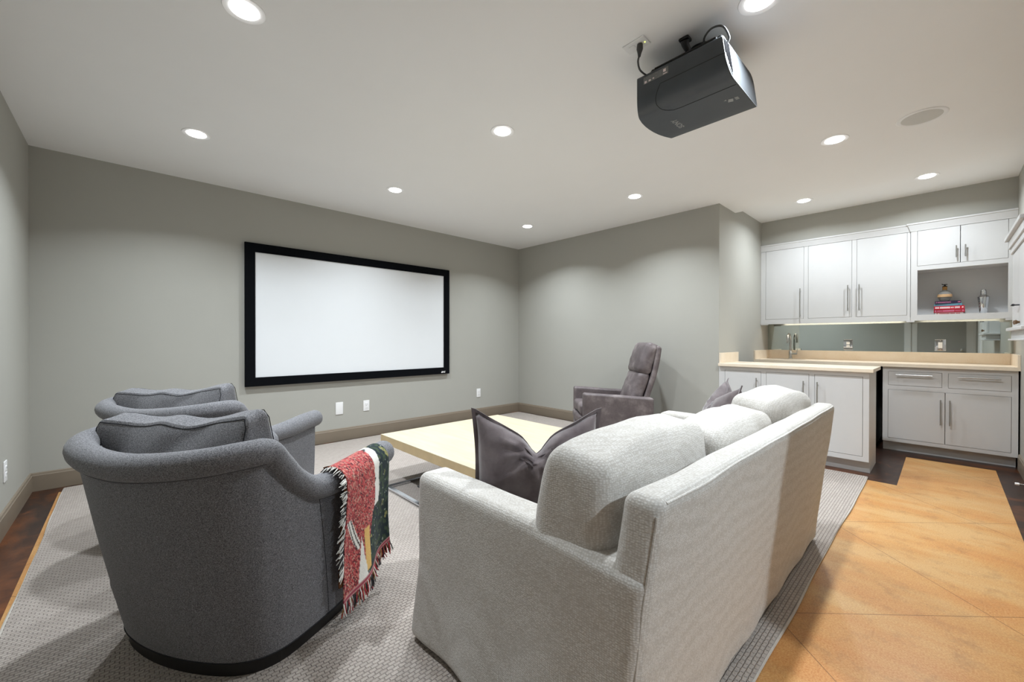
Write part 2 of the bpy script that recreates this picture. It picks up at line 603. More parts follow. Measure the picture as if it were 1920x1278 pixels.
# unseen hall added behind the doorway for the light through it
hb = MB()
hb.box(-0.6, 3.2, -3.0 - T, -3.0, 0, 2.5).box(-0.6 - T, -0.6, -3.0, YR - T, 0, 2.5).box(3.2, 3.2 + T, -3.0, YR - T, 0, 2.5)
struct(hb.build('wall_hall', 'hall_paint'))

def base_run(mb, pts, h=0.145, t=0.016):
    """baseboard along a polyline, room on the left of the direction of travel"""
    for (a, b) in zip(pts[:-1], pts[1:]):
        a, b = Vector((*a, 0)), Vector((*b, 0))
        d = (b - a).normalized(); n = Vector((-d.y, d.x, 0))
        def sect(p):
            return [p, p + n * t, p + n * t + Vector((0, 0, h - 0.022)), p + n * (t - 0.003) + Vector((0, 0, h - 0.018)),
                    p + n * (t - 0.006) + Vector((0, 0, h - 0.004)), p + Vector((0, 0, h))]
        A, B = sect(a), sect(b)
        mb.add(A + B, [(i, (i + 1) % 6, (i + 1) % 6 + 6, i + 6) for i in range(6)] + [(5, 4, 3, 2, 1, 0), (6, 7, 8, 9, 10, 11)])
struct((lambda m: (base_run(m, [(XB, YS), (XL, YS)]), m)[1])(MB()).build('baseboard_front', 'baseboard_paint'))
struct((lambda m: (base_run(m, [(XB, YA), (XB, YS)]), m)[1])(MB()).build('baseboard_right', 'baseboard_paint'))
struct((lambda m: (base_run(m, [(XL, YS), (XL, DY1 + 0.23)]), m)[1])(MB()).build('baseboard_left', 'baseboard_paint'))
struct((lambda m: (base_run(m, [(XL, YR), (RX_0 - 0.12, YR)]), base_run(m, [(RX_1 + 0.12, YR), (6.03, YR)]), m)[2])(MB()).build('baseboard_rear', 'baseboard_paint'))
# door casings
dc = MB()
for (o, q, a) in ((DY1, DY1 + 0.11, 0.018), (DY1 + 0.11, DY1 + 0.225, 0.03)):
    dc.box(XL, XL + a, o, q, 0, DZ + (q - DY1))
    dc.box(XL, XL + a, DY0 - (q - DY1) if DY0 - (q - DY1) > YR else YR + 0.001, DY0 - (o - DY1), 0, DZ + (q - DY1)) if DY0 - (o - DY1) > YR + 0.01 else None
    dc.box(XL, XL + a, max(YR + 0.001, DY0 - (o - DY1)), o, DZ + (o - DY1), DZ + (q - DY1))
struct(dc.build('trim_1', 'white_trim', bevel=0.003))
dr = MB()
dr.box(RX_0 - 0.11, RX_0, YR, YR + 0.02, 0, DZ + 0.11).box(RX_1, RX_1 + 0.11, YR, YR + 0.02, 0, DZ + 0.11).box(RX_0, RX_1, YR, YR + 0.02, DZ, DZ + 0.11)
dr.box(RX_0, RX_0 + 0.012, YR - T, YR, 0, DZ).box(RX_1 - 0.012, RX_1, YR - T, YR, 0, DZ).box(RX_0, RX_1, YR - T, YR, DZ - 0.012, DZ)
struct(dr.build('trim_2', 'white_trim', bevel=0.003))
# closed door in the left wall, seen only in the bar mirror
dd = thing('door_1', 'pale closed door in the left wall, reflected in the bar mirror', 'door', (XL, 0.05, 0))
struct(dd)
MB().box(XL + 0.001, XL + 0.012, DY0 + 0.003, DY1 - 0.003, 0.008, DZ - 0.004).build('door_leaf', 'hall_paint', dd, bevel=0.002)
MB().lathe([(0.0, 0), (0.026, 0.0), (0.026, 0.008), (0.012, 0.012), (0.012, 0.03), (0.028, 0.04), (0.028, 0.055), (0.0, 0.06)], (0, 0, 0), 24).xf(Matrix.Translation((XL + 0.012, DY0 + 0.07, 0.98)) @ Matrix.Rotation(PI / 2, 4, 'Y')).build('door_knob', 'steel', dd, smooth=True)

# ------------------------------------------------------------------ recessed lamps
lamp_proto = None
def area_light(name, watt, spread, col, radius, parent=None, loc=(0, 0, 0)):
    ld = bpy.data.lights.new(name, 'AREA')
    ld.shape = 'DISK'; ld.size = radius * 2; ld.energy = watt; ld.color = col
    ld.spread = math.radians(spread)
    lo = bpy.data.objects.new(name, ld); COL.objects.link(lo)
    lo.location = loc
    if parent is not None: lo.parent = parent
    return lo
LAMPS = [((0.394, 2.223, ZC), 'at the top left of the picture'),
         ((0.371, 3.809, ZC), 'above the left end of the projection screen'),
         ((1.993, 2.220, ZC), 'in mid ceiling, left of the projector'),
         ((1.982, 3.839, ZC), 'above the right part of the projection screen'),
         ((3.903, 3.843, ZC), 'nearest the far corner of the room'),
         ((3.915, 2.260, ZC), 'above the leather recliner'),
         ((3.912, 0.579, ZC), 'beside the round ceiling speaker'),
         ((2.062, 0.573, ZC), 'at the top edge behind the projector'),
         ((5.643, 1.113, ZA), 'over the bar, left one there'),
         ((5.668, 0.124, ZA), 'over the bar, right one there')]
for (p, where) in LAMPS:
    lab = 'glowing round downlight in the ceiling ' + where
    if lamp_proto is None:
        lamp_proto = thing('recessed_light', lab, 'ceiling light', p, 0, 'recessed ceiling lights')
        MB().lathe([(0.062, -0.002), (0.085, -0.004), (0.088, 0.0), (0.062, 0.0)], (0, 0, 0), 40).build('trim_ring', 'white_plastic', lamp_proto, smooth=True, world=False)
        MB().lathe([(0.0, -0.014), (0.025, -0.0132), (0.045, -0.0105), (0.057, -0.006), (0.062, 0.0)], (0, 0, 0), 40).build('lens', 'lamp_lens', lamp_proto, smooth=True, world=False)
        area_light('lamp', LAMP_WATT, 132, LAMP_COL, 0.05, lamp_proto, (0, 0, -0.016))
    else:
        r_ = dup(lamp_proto, p, 0, lab)
        if p[2] == ZA:
            for c_ in [c for c in bpy.data.objects if c.parent == r_ and c.type == 'LIGHT']:
                c_.data = c_.data.copy(); c_.data.energy = BAR_WATT; c_.data.spread = math.radians(156)
hl = thing('added_hall_light', 'added unseen hall downlight behind the camera that lights the sofa back', 'ceiling light', (1.02, -1.75, 2.5))
MB().lathe([(0.0, -0.0045), (0.055, -0.0045), (0.085, -0.003), (0.088, 0.0)], (0, 0, 0), 32).build('lens', 'lamp_lens', hl, smooth=True, world=False)
area_light('lamp', HALL_WATT, 160, (0.80, 0.91, 1.0), 0.05, hl, (0, 0, -0.006))  # cool beam added through the doorway onto the sofa back

# ------------------------------------------------------------------ rug
rg = thing('area_rug', 'large grey beige woven area rug with pale bound edge under the seating', 'rug', (2.15, 2.65, 0))
RX0, RX1, RY0, RY1 = -0.375, 4.70, 0.455, 4.835
MB().box(RX0, RX1, RY0, RY1, 0.0, 0.012).build('rug_field', 'rug_weave', rg)
bt = MB()
def rug_edge(a, b, n=60):
    pts = []
    for i in range(n + 1):
        t = i / n
        x = a[0] + (b[0] - a[0]) * t; y = a[1] + (b[1] - a[1]) * t
        o = 0.004 * math.sin(t * 17 + a[0]) + 0.002 * math.sin(t * 41)
        dx, dy = (b[1] - a[1]), -(b[0] - a[0]); L = math.hypot(dx, dy)
        pts.append((x + dx / L * o, y + dy / L * o, 0.006))
    bt.tube(pts, 0.006, 8)
rug_edge((RX0, RY0), (RX1, RY0)); rug_edge((RX1, RY0), (RX1, RY1)); rug_edge((RX1, RY1), (RX0, RY1)); rug_edge((RX0, RY1), (RX0, RY0))
bt.build('bound_edge', 'rug_binding', rg, smooth=True)

# ------------------------------------------------------------------ projection screen
ps = thing('projection_screen', 'large white projection screen in a wide black frame on the front wall', 'projection screen', (2.12, YS, 1.46))
SX0, SX1, SZ0, SZ1 = 0.868, 3.372, 0.715, 2.20
def mitre(mb, x0, x1, z0, z1, wd, y0, y1):
    o = [(x0, z0), (x1, z0), (x1, z1), (x0, z1)]
    i = [(x0 + wd, z0 + wd), (x1 - wd, z0 + wd), (x1 - wd, z1 - wd), (x0 + wd, z1 - wd)]
    for a in range(4):
        b = (a + 1) % 4
        q = [o[a], o[b], i[b], i[a]]
        mb.add([(p[0], y0, p[1]) for p in q] + [(p[0], y1, p[1]) for p in q],
               [(0, 1, 2, 3), (7, 6, 5, 4), (0, 4, 5, 1), (1, 5, 6, 2), (2, 6, 7, 3), (3, 7, 4, 0)])
m_ = MB(); mitre(m_, SX0, SX1, SZ0, SZ1, 0.092, YS - 0.045, YS - 0.012)
m_.build('frame', 'black_velvet', ps, bevel=0.004)
MB().box(SX0 + 0.088, SX1 - 0.088, YS - 0.03, YS - 0.02, SZ0 + 0.088, SZ1 - 0.088).build('screen_surface', 'screen_fabric', ps)
MB().box(SX0 + 0.3, SX0 + 0.5, YS - 0.012, YS, SZ1 - 0.09, SZ1 - 0.04).build('wall_bracket', 'black_plastic', ps)
MB().box(SX1 - 0.5, SX1 - 0.3, YS - 0.012, YS, SZ1 - 0.09, SZ1 - 0.04).build('wall_bracket', 'black_plastic', ps)
text_mb('avc', 0.05, (3.262, YS - 0.0462, 0.747), (1, 0, 0), (0, 0, 1), shear=0.35, bold=0.001).build('logo', 'white_plastic', ps)

# ------------------------------------------------------------------ outlets
def wall_plate(name, label, pos, normal, w_=0.076, h_=0.13, kind='duplex', plate='white_plastic'):
    n = Vector(normal); u = Vector((0, 0, 1)); r = u.cross(n)
    t = thing(name, label, 'wall plate' if kind == 'blank' else ('light switch' if kind == 'switch' else 'wall outlet'), pos)
    m = Matrix((r, u, n)).transposed().to_4x4(); m.translation = Vector(pos)
    MB().rbox(-w_ / 2, w_ / 2, -h_ / 2, h_ / 2, 0, 0.007, 0.003, 2, 2).xf(m).build('plate', plate, t, smooth=True)
    if kind == 'duplex':
        for s_ in (-1, 1):
            rc = MB().rbox(-0.017, 0.017, s_ * 0.02 - 0.0155, s_ * 0.02 + 0.0155, 0.005, 0.010, 0.004, 2, 2).xf(m).build('receptacle', 'white_plastic', t, smooth=True)
            MB().box(-0.008, -0.0055, s_ * 0.02 - 0.002, s_ * 0.02 + 0.007, 0.0095, 0.0105).box(0.0055, 0.008, s_ * 0.02 - 0.002, s_ * 0.02 + 0.007, 0.0095, 0.0105).xf(m).build('slots', 'gap_dark', rc)
        MB().lathe([(0.0, 0), (0.003, 0), (0.003, 0.002), (0, 0.0025)], (0, 0, 0.006), 10).xf(m).build('screw', 'steel', t)
    elif kind == 'switch':
        MB().rbox(-0.017, 0.017, -0.034, 0.034, 0.005, 0.012, 0.003, 2, 2).xf(m).build('rocker', 'white_plastic', t, smooth=True)
        for s_ in (-1, 1):
            MB().lathe([(0.0, 0), (0.003, 0), (0.003, 0.002), (0, 0.0025)], (0, s_ * 0.05, 0.006), 10).xf(m).build('screw', 'white_plastic', t)
    elif kind == 'blank':
        for s_ in (-1, 1):
            MB().lathe([(0.0, 0), (0.003, 0), (0.003, 0.002), (0, 0.0025)], (0, s_ * 0.045, 0.006), 10).xf(m).build('screw', 'white_plastic', t)
    return t
wall_plate('blank_wall_plate', 'larger blank white plate low on the front wall, leftmost under the projection screen', (1.827, YS, 0.384), (0, -1, 0), 0.086, 0.145, 'blank')
wall_plate('wall_outlet', 'white outlet under the screen, just right of the larger blank plate', (2.157, YS, 0.382), (0, -1, 0))
wall_plate('wall_outlet', 'white outlet low on the front wall near the far corner', (3.939, YS, 0.382), (0, -1, 0))
wall_plate('wall_outlet', 'white outlet low on the left wall at the picture edge', (XL, 4.04, 0.374), (1, 0, 0))

# ------------------------------------------------------------------ bar cabinetry
def bar_handle(mb, a, b, out, r=0.0055, stand=0.032, inset=0.03):
    """bar pull from a to b standing off by vector out"""
    a, b, out = Vector(a), Vector(b), Vector(out).normalized()
    d = (b - a).normalized()
    A, B = a + out * stand, b + out * stand
    mb.tube([A, B], r, 12)
    for p in (a + d * inset, b - d * inset):
        mb.tube([p, p + out * stand], r * 0.8, 8)
    return mb

def door(parent, xf_, y0, y1, z0, z1, handle=None, name='door', hname='handle'):
    """slab door facing -x, front at x=xf_; handle = ('v', y, za, zb) or ('h', z, ya, yb)"""
    g = 0.0025
    d = MB().box(xf_, xf_ + 0.02, y0 + g, y1 - g, z0 + g, z1 - g).build(name, 'white_lacquer', parent, bevel=0.0012)
    if handle:
        if handle[0] == 'v':
            bar_handle(MB(), (xf_, handle[1], handle[2]), (xf_, handle[1], handle[3]), (-1, 0, 0)).build(hname, 'steel', d, smooth=True)
        else:
            bar_handle(MB(), (xf_, handle[2], handle[1]), (xf_, handle[3], handle[1]), (-1, 0, 0)).build(hname, 'steel', d, smooth=True)
    return d

def face(mb, x0, x1, ya, yb, za, zb, cuts):
    """face frame slab with rectangular openings cut out; cuts = list of (y0,y1,z0,z1)"""
    ys_ = sorted({ya, yb} | {c[0] for c in cuts} | {c[1] for c in cuts})
    zs_ = sorted({za, zb} | {c[2] for c in cuts} | {c[3] for c in cuts})
    for i in range(len(ys_) - 1):
        for j in range(len(zs_) - 1):
            cy_, cz_ = (ys_[i] + ys_[i + 1]) / 2, (zs_[j] + zs_[j + 1]) / 2
            if not any(c[0] < cy_ < c[1] and c[2] < cz_ < c[3] for c in cuts):
                mb.box(x0, x1, ys_[i], ys_[i + 1], zs_[j], zs_[j + 1])
    return mb

def crown(mb, x, y0, y1, z0, z1, out, ret0=False, ret1=False, xr=None):
    """crown strip along y, leaning out towards -x"""
    prof = [(0, z0), (-0.006, z0), (-0.008, z0 + 0.012), (-out * 0.75, z1 - 0.018), (-out, z1 - 0.014), (-out, z1), (0, z1)]
    n = len(prof)
    a0 = y0 - (0 if not ret0 else 0)
    P0 = [(x + p[0], y0 + (p[0] if ret0 else 0), p[1]) for p in prof]
    P1 = [(x + p[0], y1 - (p[0] if ret1 else 0), p[1]) for p in prof]
    mb.add(P0 + P1, [(i, (i + 1) % n, (i + 1) % n + n, i + n) for i in range(n)] + [tuple(range(n - 1, -1, -1)), tuple(range(n, 2 * n))])
    if ret1 and xr is not None:
        Q = [(xr, y1 - p[0], p[1]) for p in prof]
        mb.add(P1 + Q, [(i, (i + 1) % n, (i + 1) % n + n, i + n) for i in range(n)] + [tuple(range(n, 2 * n))])
    return mb

XU = 6.30     # uppers' face
YU = 0.262    # joint between the two uppers
# three-door upper
c1 = thing('wall_cabinet', 'white wall cabinet with three tall flat doors above the sink', 'wall cabinet', (XU, 0.99, 1.415))
cuts = [(1.238, 1.667, 1.478, 2.398), (0.762, 1.193, 1.478, 2.398), (0.287, 0.719, 1.478, 2.398)]
fr = MB(); face(fr, XU, XU + 0.022, YU, YA - 0.002, 1.415, 2.41, cuts)
fr.build('face_frame', 'white_lacquer', c1)
MB().box(XU + 0.022, XM - 0.002, YU, YA - 0.002, 1.458, 2.47).build('carcass', 'white_lacquer', c1)
crown(MB(), XU, YU, YA - 0.002, 2.398, 2.478, 0.03).build('crown_moulding', 'white_lacquer', c1)
door(c1, XU - 0.001, *cuts[0], ('v', 1.273, 1.493, 1.863))
door(c1, XU - 0.001, *cuts[1], ('v', 0.797, 1.553, 1.861))
door(c1, XU - 0.001, *cuts[2], ('v', 0.693, 1.553, 1.861))
MB().box(XU + 0.002, XU + 0.03, 1.64, YA - 0.004, 1.405, 1.418).build('scribe_strip', 'white_lacquer', c1)
# right upper with open niche
c2 = thing('wall_cabinet', 'white wall cabinet with two short doors over an open display niche', 'wall cabinet', (XU, -0.11, 1.415))
X2 = XU - 0.012
cuts = [(-0.109, 0.209, 2.011, 2.396), (-0.428, -0.109, 2.011, 2.396), (-0.427, 0.206, 1.48, 1.966)]
fr = MB(); face(fr, X2, X2 + 0.022, YR + 0.002, YU - 0.004, 1.418, 2.40, cuts)
fr.build('face_frame', 'white_lacquer', c2)
cc = MB()
cc.box(X2 + 0.022, XM - 0.002, YU - 0.024, YU - 0.004, 1.43, 2.47).box(X2 + 0.022, XM - 0.002, YR + 0.002, YR + 0.022, 1.43, 2.47)
cc.box(X2 + 0.022, XM - 0.03, YR + 0.022, YU - 0.024, 1.458, 1.48).box(X2 + 0.022, XM - 0.03, YR + 0.022, YU - 0.024, 1.966, 2.0)
cc.box(X2 + 0.022, XM - 0.03, YR + 0.022, YU - 0.024, 2.40, 2.47)
cc.build('carcass', 'white_lacquer', c2)
MB().box(XM - 0.03, XM - 0.002, YR + 0.022, YU - 0.024, 1.43, 2.47).build('back_panel', 'white_lacquer', c2)
crown(MB(), X2, YR + 0.002, YU - 0.004, 2.396, 2.482, 0.034, ret1=True, xr=X2 + 0.012).build('crown_moulding', 'white_lacquer', c2)
door(c2, X2 - 0.001, *cuts[0], ('v', -0.08, 2.065, 2.188))
door(c2, X2 - 0.001, *cuts[1], ('v', -0.144, 2.065, 2.188))
MB().box(XU - 0.014, XU + 0.01, YU - 0.035, YU + 0.03, 1.402, 1.418).build('scribe_strip', 'white_lacquer', c2)
MB().box(X2, X2 + 0.03, YR + 0.004, YR + 0.075, 1.402, 1.42).build('scribe_strip', 'white_lacquer', c2)

# unseen strips added under the wall cabinets to brighten the stone upstand
for (y0, y1, nm) in ((0.34, 1.60, 'three-door'), (-0.42, 0.20, 'niche')):
    ul = thing('added_cabinet_light', 'added unseen warm light strip under the ' + nm + ' wall cabinet', 'light strip', (6.355, (y0 + y1) / 2, 1.4575), 0, 'added under-cabinet lights')
    MB().box(6.335, 6.375, y0, y1, 1.446, 1.4575).build('housing', 'white_plastic', ul)
    MB().box(6.34, 6.37, y0 + 0.005, y1 - 0.005, 1.443, 1.446).build('lens', 'strip_lens', ul)

# mirror
mr = thing('mirror_backsplash', 'long low mirror between the stone upstand and the wall cabinets', 'mirror', (XM, 0.62, 1.07))
MB().box(XM - 0.006, XM, YU + 0.002, YA, 1.066, 1.432).build('mirror_panel', 'mirror', mr)
MB().box(XM - 0.006, XM, YR, YU - 0.002, 1.066, 1.432).build('mirror_panel', 'mirror', mr)
wall_plate('mirror_outlet', 'white double outlet in a mirrored plate on the bar mirror', (XM - 0.006, 0.836, 1.145), (-1, 0, 0), 0.092, 0.132, 'duplex', 'chrome')
wall_plate('mirror_switch', 'white rocker switch in a mirrored plate on the bar mirror', (XM - 0.006, 0.032, 1.147), (-1, 0, 0), 0.088, 0.128, 'switch', 'chrome')

# base cabinet, right
XC = 6.04
b1 = thing('base_cabinet', 'white base cabinet with two drawers over two doors beside the rear wall', 'base cabinet', (XC, 0, 0))
cuts = [(0.015, 0.419, 0.717, 0.868), (-0.435, -0.027, 0.717, 0.868), (-0.0065, 0.421, 0.142, 0.67), (-0.435, -0.0065, 0.142, 0.67)]
fr = MB(); face(fr, XC, XC + 0.022, YR + 0.012, 0.464, 0.105, 0.915, cuts)
fr.build('face_frame', 'white_lacquer', b1)
MB().box(XC + 0.022, XM - 0.002, YR + 0.012, 0.464, 0.105, 0.913).build('carcass', 'white_lacquer', b1)
MB().box(XC + 0.075, XC + 0.095, YR + 0.02, 0.464, 0, 0.105).build('toe_kick', 'white_lacquer', b1)
door(b1, XC - 0.001, *cuts[0], ('h', 0.832, 0.085, 0.357), 'drawer')
door(b1, XC - 0.001, *cuts[1], ('h', 0.832, -0.37, -0.093), 'drawer')
door(b1, XC - 0.001, *cuts[2], ('v', 0.025, 0.34, 0.595))
door(b1, XC - 0.001, *cuts[3], ('v', -0.04, 0.34, 0.595))
# sink base further left (hidden mostly behind the peninsula)
b2 = thing('sink_cabinet', 'white sink base cabinet behind the peninsula', 'base cabinet', (XC, 1.42, 0))
cuts = [(1.18, 1.44, 0.142, 0.86), (1.44, 1.68, 0.142, 0.86)]
fr = MB(); face(fr, XC, XC + 0.022, 1.12, YA - 0.003, 0.105, 0.915, cuts)
fr.build('face_frame', 'white_lacquer', b2)
MB().box(XC + 0.022, XM - 0.002, 1.12, 1.14, 0.105, 0.913).box(XC + 0.022, XM - 0.002, YA - 0.023, YA - 0.003, 0.105, 0.913).box(XC + 0.022, XM - 0.002, 1.14, YA - 0.023, 0.105, 0.125).build('carcass', 'white_lacquer', b2)
MB().box(XC + 0.075, XC + 0.095, 1.12, YA - 0.003, 0, 0.105).build('toe_kick', 'white_lacquer', b2)
door(b2, XC - 0.001, *cuts[0], ('v', 1.41, 0.55, 0.80)); door(b2, XC - 0.001, *cuts[1], ('v', 1.47, 0.55, 0.80))
# under-counter fridge
fg = thing('beverage_fridge', 'dark under-counter fridge showing as a sliver between peninsula and drawers', 'fridge', (XC, 0.80, 0))
MB().box(XC + 0.02, XM - 0.03, 0.515, 1.10, 0.05, 0.90).build('body', 'fridge_black', fg, bevel=0.004)
MB().box(XC - 0.035, XC + 0.015, 0.525, 1.10, 0.10, 0.885).build('door', 'steel', fg, bevel=0.004)
MB().box(XC + 0.005, XC + 0.03, 0.53, 1.09, 0.012, 0.09).build('grille', 'fridge_black', fg)
for (x, y) in ((XC + 0.05, 0.545), (XC + 0.05, 1.07), (XM - 0.1, 0.545), (XM - 0.1, 1.07)):
    MB().lathe([(0.016, 0), (0.016, 0.01), (0.008, 0.012), (0.008, 0.052)], (x, y, 0), 14).build('foot', 'steel', fg)

# back counter
SKX, SKY, SKA, SKB = 6.33, 1.44, 0.155, 0.20
ct = thing('bar_countertop', 'long beige stone worktop with upstand along the bar mirror', 'countertop', (6.3, 0.6, 0.915))
sl = MB()
ZT0, ZT1 = 0.917, 0.951
cutx = [6.008, SKX - SKA, SKX + SKA, XM - 0.001]
cuty = [YR + 0.001, SKY - SKB, SKY + SKB, YA - 0.001]
for i in range(3):
    for j in range(3):
        if (i, j) != (1, 1):
            sl.box(cutx[i], cutx[i + 1], cuty[j], cuty[j + 1], ZT0, ZT1)
sl.build('slab', 'counter_stone', ct)
MB().box(XM - 0.02, XM - 0.001, YR + 0.02, YA - 0.02, ZT1, 1.066).build('back_upstand', 'counter_stone', ct, bevel=0.002)
MB().box(6.008, XM - 0.001, YA - 0.02, YA - 0.001, ZT1, 1.066).build('side_upstand', 'counter_stone', ct, bevel=0.002)
MB().box(6.02, XM - 0.001, YR + 0.001, YR + 0.02, ZT1, 1.066).build('side_upstand', 'counter_stone', ct, bevel=0.002)
sk = thing('bar_sink', 'small undermount steel sink behind the peninsula', 'sink', (SKX, SKY, 0.9))
s_ = MB()
x0, x1, y0, y1 = SKX - SKA, SKX + SKA, SKY - SKB, SKY + SKB
s_.box(x0, x0 + 0.004, y0, y1, 0.76, 0.916).box(x1 - 0.004, x1, y0, y1, 0.76, 0.916).box(x0, x1, y0, y0 + 0.004, 0.76, 0.916).box(x0, x1, y1 - 0.004, y1, 0.76, 0.916).box(x0, x1, y0, y1, 0.756, 0.76)
s_.build('basin', 'steel', sk)
MB().lathe([(0.03, 0), (0.03, 0.004), (0.0, 0.002)], (SKX, SKY, 0.76), 20).build('drain', 'chrome', sk)
ft = thing('bar_faucet', 'brushed steel gooseneck faucet behind the sink', 'faucet', (6.53, 1.43, ZT1))
FX, FY = 6.53, 1.43
MB().lathe([(0.026, 0), (0.026, 0.006), (0.019, 0.012), (0.019, 0.10), (0.015, 0.105)], (FX, FY, ZT1), 24).build('base', 'steel', ft, smooth=True)
pts = [(FX, FY, 1.05), (FX, FY, 1.20)]
for i in range(1, 17):
    a = PI * i / 16 * 1.02
    pts.append((FX - 0.075 + 0.075 * math.cos(a), FY, 1.20 + 0.085 * math.sin(a)))
pts.append((pts[-1][0] - 0.0, FY, 1.165))
MB().tube(pts, 0.0125, 14).build('spout', 'steel', ft, smooth=True)
MB().tube([(FX, FY, 1.02), (FX, FY - 0.075, 1.02)], 0.013, 14).tube([(FX, FY - 0.07, 1.02), (FX, FY - 0.078, 1.085)], [0.006, 0.004], 10).build('lever', 'steel', ft, smooth=True)

# peninsula
XP = 4.80
YP = 0.458
p1 = thing('peninsula_cabinet', 'white peninsula cabinet with three flat doors facing the seating', 'base cabinet', (XP, 1.09, 0))
cuts = [(1.309, 1.664, 0.156, 0.874), (0.898, 1.263, 0.156, 0.874), (0.5, 0.856, 0.156, 0.874)]
fr = MB(); face(fr, XP, XP + 0.022, YP, YA - 0.002, 0.112, 0.915, cuts)
fr.build('face_frame', 'white_lacquer', p1)
MB().box(XP + 0.022, 5.335, YP, YA - 0.002, 0.112, 0.913).build('carcass', 'white_lacquer', p1)
MB().box(XP + 0.08, 5.335, YP, YA - 0.002, 0, 0.112).build('toe_kick', 'white_lacquer', p1)
door(p1, XP - 0.001, *cuts[0], ('v', 1.346, 0.567, 0.807))
door(p1, XP - 0.001, *cuts[1], ('v', 0.939, 0.567, 0.806))
door(p1, XP - 0.001, *cuts[2], ('v', 0.829, 0.567, 0.804))
p2 = thing('peninsula_countertop', 'short beige stone worktop on the peninsula in front of the bar', 'countertop', (5.06, 1.08, 0.915))
MB().box(XP - 0.03, 5.37, YP - 0.03, YA - 0.002, 0.915, 0.946).build('slab', 'counter_stone', p2, bevel=0.002)
MB().box(XP + 0.001, 5.37, YA - 0.022, YA - 0.002, 0.946, 1.06).build('side_upstand', 'counter_stone', p2, bevel=0.002)

# ------------------------------------------------------------------ things in the niche
ZN = 1.481
def book(name, label, mat, x0, dep, y0, y1, z0, z1, letters, yaw=0.0):
    """book lying flat, spine towards the room (-x)"""
    t = thing(name, label, 'book', ((x0 + dep / 2), (y0 + y1) / 2, z0), 0, 'books stacked in the niche')
    mm = Matrix.Translation((x0 + dep / 2, (y0 + y1) / 2, 0)) @ Matrix.Rotation(yaw, 4, 'Z') @ Matrix.Translation((-x0 - dep / 2, -(y0 + y1) / 2, 0))
    cv = MB().box(x0, x0 + 0.004, y0, y1, z0, z1).box(x0, x0 + dep, y0, y1, z0, z0 + 0.0025).box(x0, x0 + dep, y0, y1, z1 - 0.0025, z1)
    cv.xf(mm).build('cover', mat, t, bevel=0.001)
    MB().box(x0 + 0.004, x0 + dep - 0.004, y0 + 0.004, y1 - 0.004, z0 + 0.0025, z1 - 0.0025).xf(mm).build('pages', 'paper', t)
    if letters:
        lm, runs = letters
        h = (z1 - z0)
        for (a, b, hh) in runs:          # unreadable rows of tiny letters: short upright strokes
            mb = MB()
            yy = y1 - a * (y1 - y0)
            end = y1 - b * (y1 - y0)
            while yy > end:
                wd = random.uniform(0.003, 0.006)
                mb.box(x0 - 0.0008, x0 + 0.001, yy - wd, yy, z0 + h * (0.5 - hh / 2), z0 + h * (0.5 + hh / 2))
                yy -= wd + 0.0015
            mb.xf(mm).build('spine_lettering', lm, t)
    return t
BX = 6.43
zs = [ZN + 0.0005]
for th in (0.021, 0.034, 0.036, 0.026, 0.030): zs.append(zs[-1] + th)
book('book', 'pale book with red lettering lying at the bottom of the niche stack', 'book_white', BX, 0.17, -0.135, 0.075, zs[0], zs[1] - .0005, ('letter_red', [(0.06, 0.1, 0.5), (0.16, 0.5, 0.5), (0.55, 0.68, 0.5), (0.74, 0.88, 0.5)]), 0.02)
book('book', 'dark red book second from the bottom of the niche stack', 'book_crimson', BX - 0.01, 0.18, -0.148, 0.082, zs[1], zs[2] - .0005, ('letter_pink', [(0.04, 0.08, 0.6), (0.12, 0.28, 0.35), (0.3, 0.66, 0.45), (0.7, 0.86, 0.2), (0.91, 0.94, 0.5)]), -0.01)
book('book', 'bright red book with bold white lettering in the middle of the niche stack', 'book_red', BX - 0.012, 0.18, -0.142, 0.082, zs[2], zs[3] - .0005, ('letter_white', [(0.04, 0.17, 0.5), (0.2, 0.52, 0.5), (0.56, 0.66, 0.35), (0.69, 0.84, 0.5), (0.92, 0.97, 0.4)]), 0.015)
book('book', 'light blue book second from the top of the niche stack', 'book_teal', BX + 0.01, 0.16, -0.13, 0.078, zs[3], zs[4] - .0005, ('gap_dark', [(0.88, 0.885, 0.4)]), -0.03)
book('book', 'dark navy book on top of the niche stack under the glass bottle', 'book_navy', BX + 0.005, 0.165, -0.118, 0.074, zs[4], zs[5] - .0005, ('letter_pink', [(0.04, 0.07, 0.5), (0.1, 0.6, 0.3), (0.88, 0.95, 0.4)]), 0.01)
ZB = zs[5] + 0.0005
bo = thing('round_bottle', 'round clear glass liquor bottle with tan band and cork on the stacked books', 'bottle', (6.505, 0.0, ZB))
prof = [(0.026, 0.0), (0.038, 0.008), (0.052, 0.035), (0.056, 0.058), (0.051, 0.085), (0.036, 0.108), (0.021, 0.118), (0.0175, 0.126), (0.0175, 0.15)]
MB().lathe(prof, (6.505, 0, ZB), 32).build('glass_body', 'clear_glass', bo, smooth=True)
MB().lathe([(0.0565, 0.044), (0.0572, 0.058), (0.0555, 0.074)], (6.505, 0, ZB), 32).build('label_band', 'bottle_label', bo, smooth=True)
MB().lathe([(0.019, 0.122), (0.019, 0.156), (0.017, 0.158)], (6.505, 0, ZB), 24).build('neck_wrap', 'cork', bo, smooth=True)
st = MB().lathe([(0.02, 0.158), (0.021, 0.163), (0.010, 0.168), (0.006, 0.176), (0.004, 0.18)], (6.505, 0, ZB), 20)
st.rbox(6.499, 6.511, -0.02, 0.018, ZB + 0.178, ZB + 0.186, 0.003, 2, 2).tube([(6.505, 0.014, ZB + 0.182), (6.505, 0.024, ZB + 0.19)], 0.004, 8)
st.build('stopper', 'stopper_metal', bo, smooth=True)
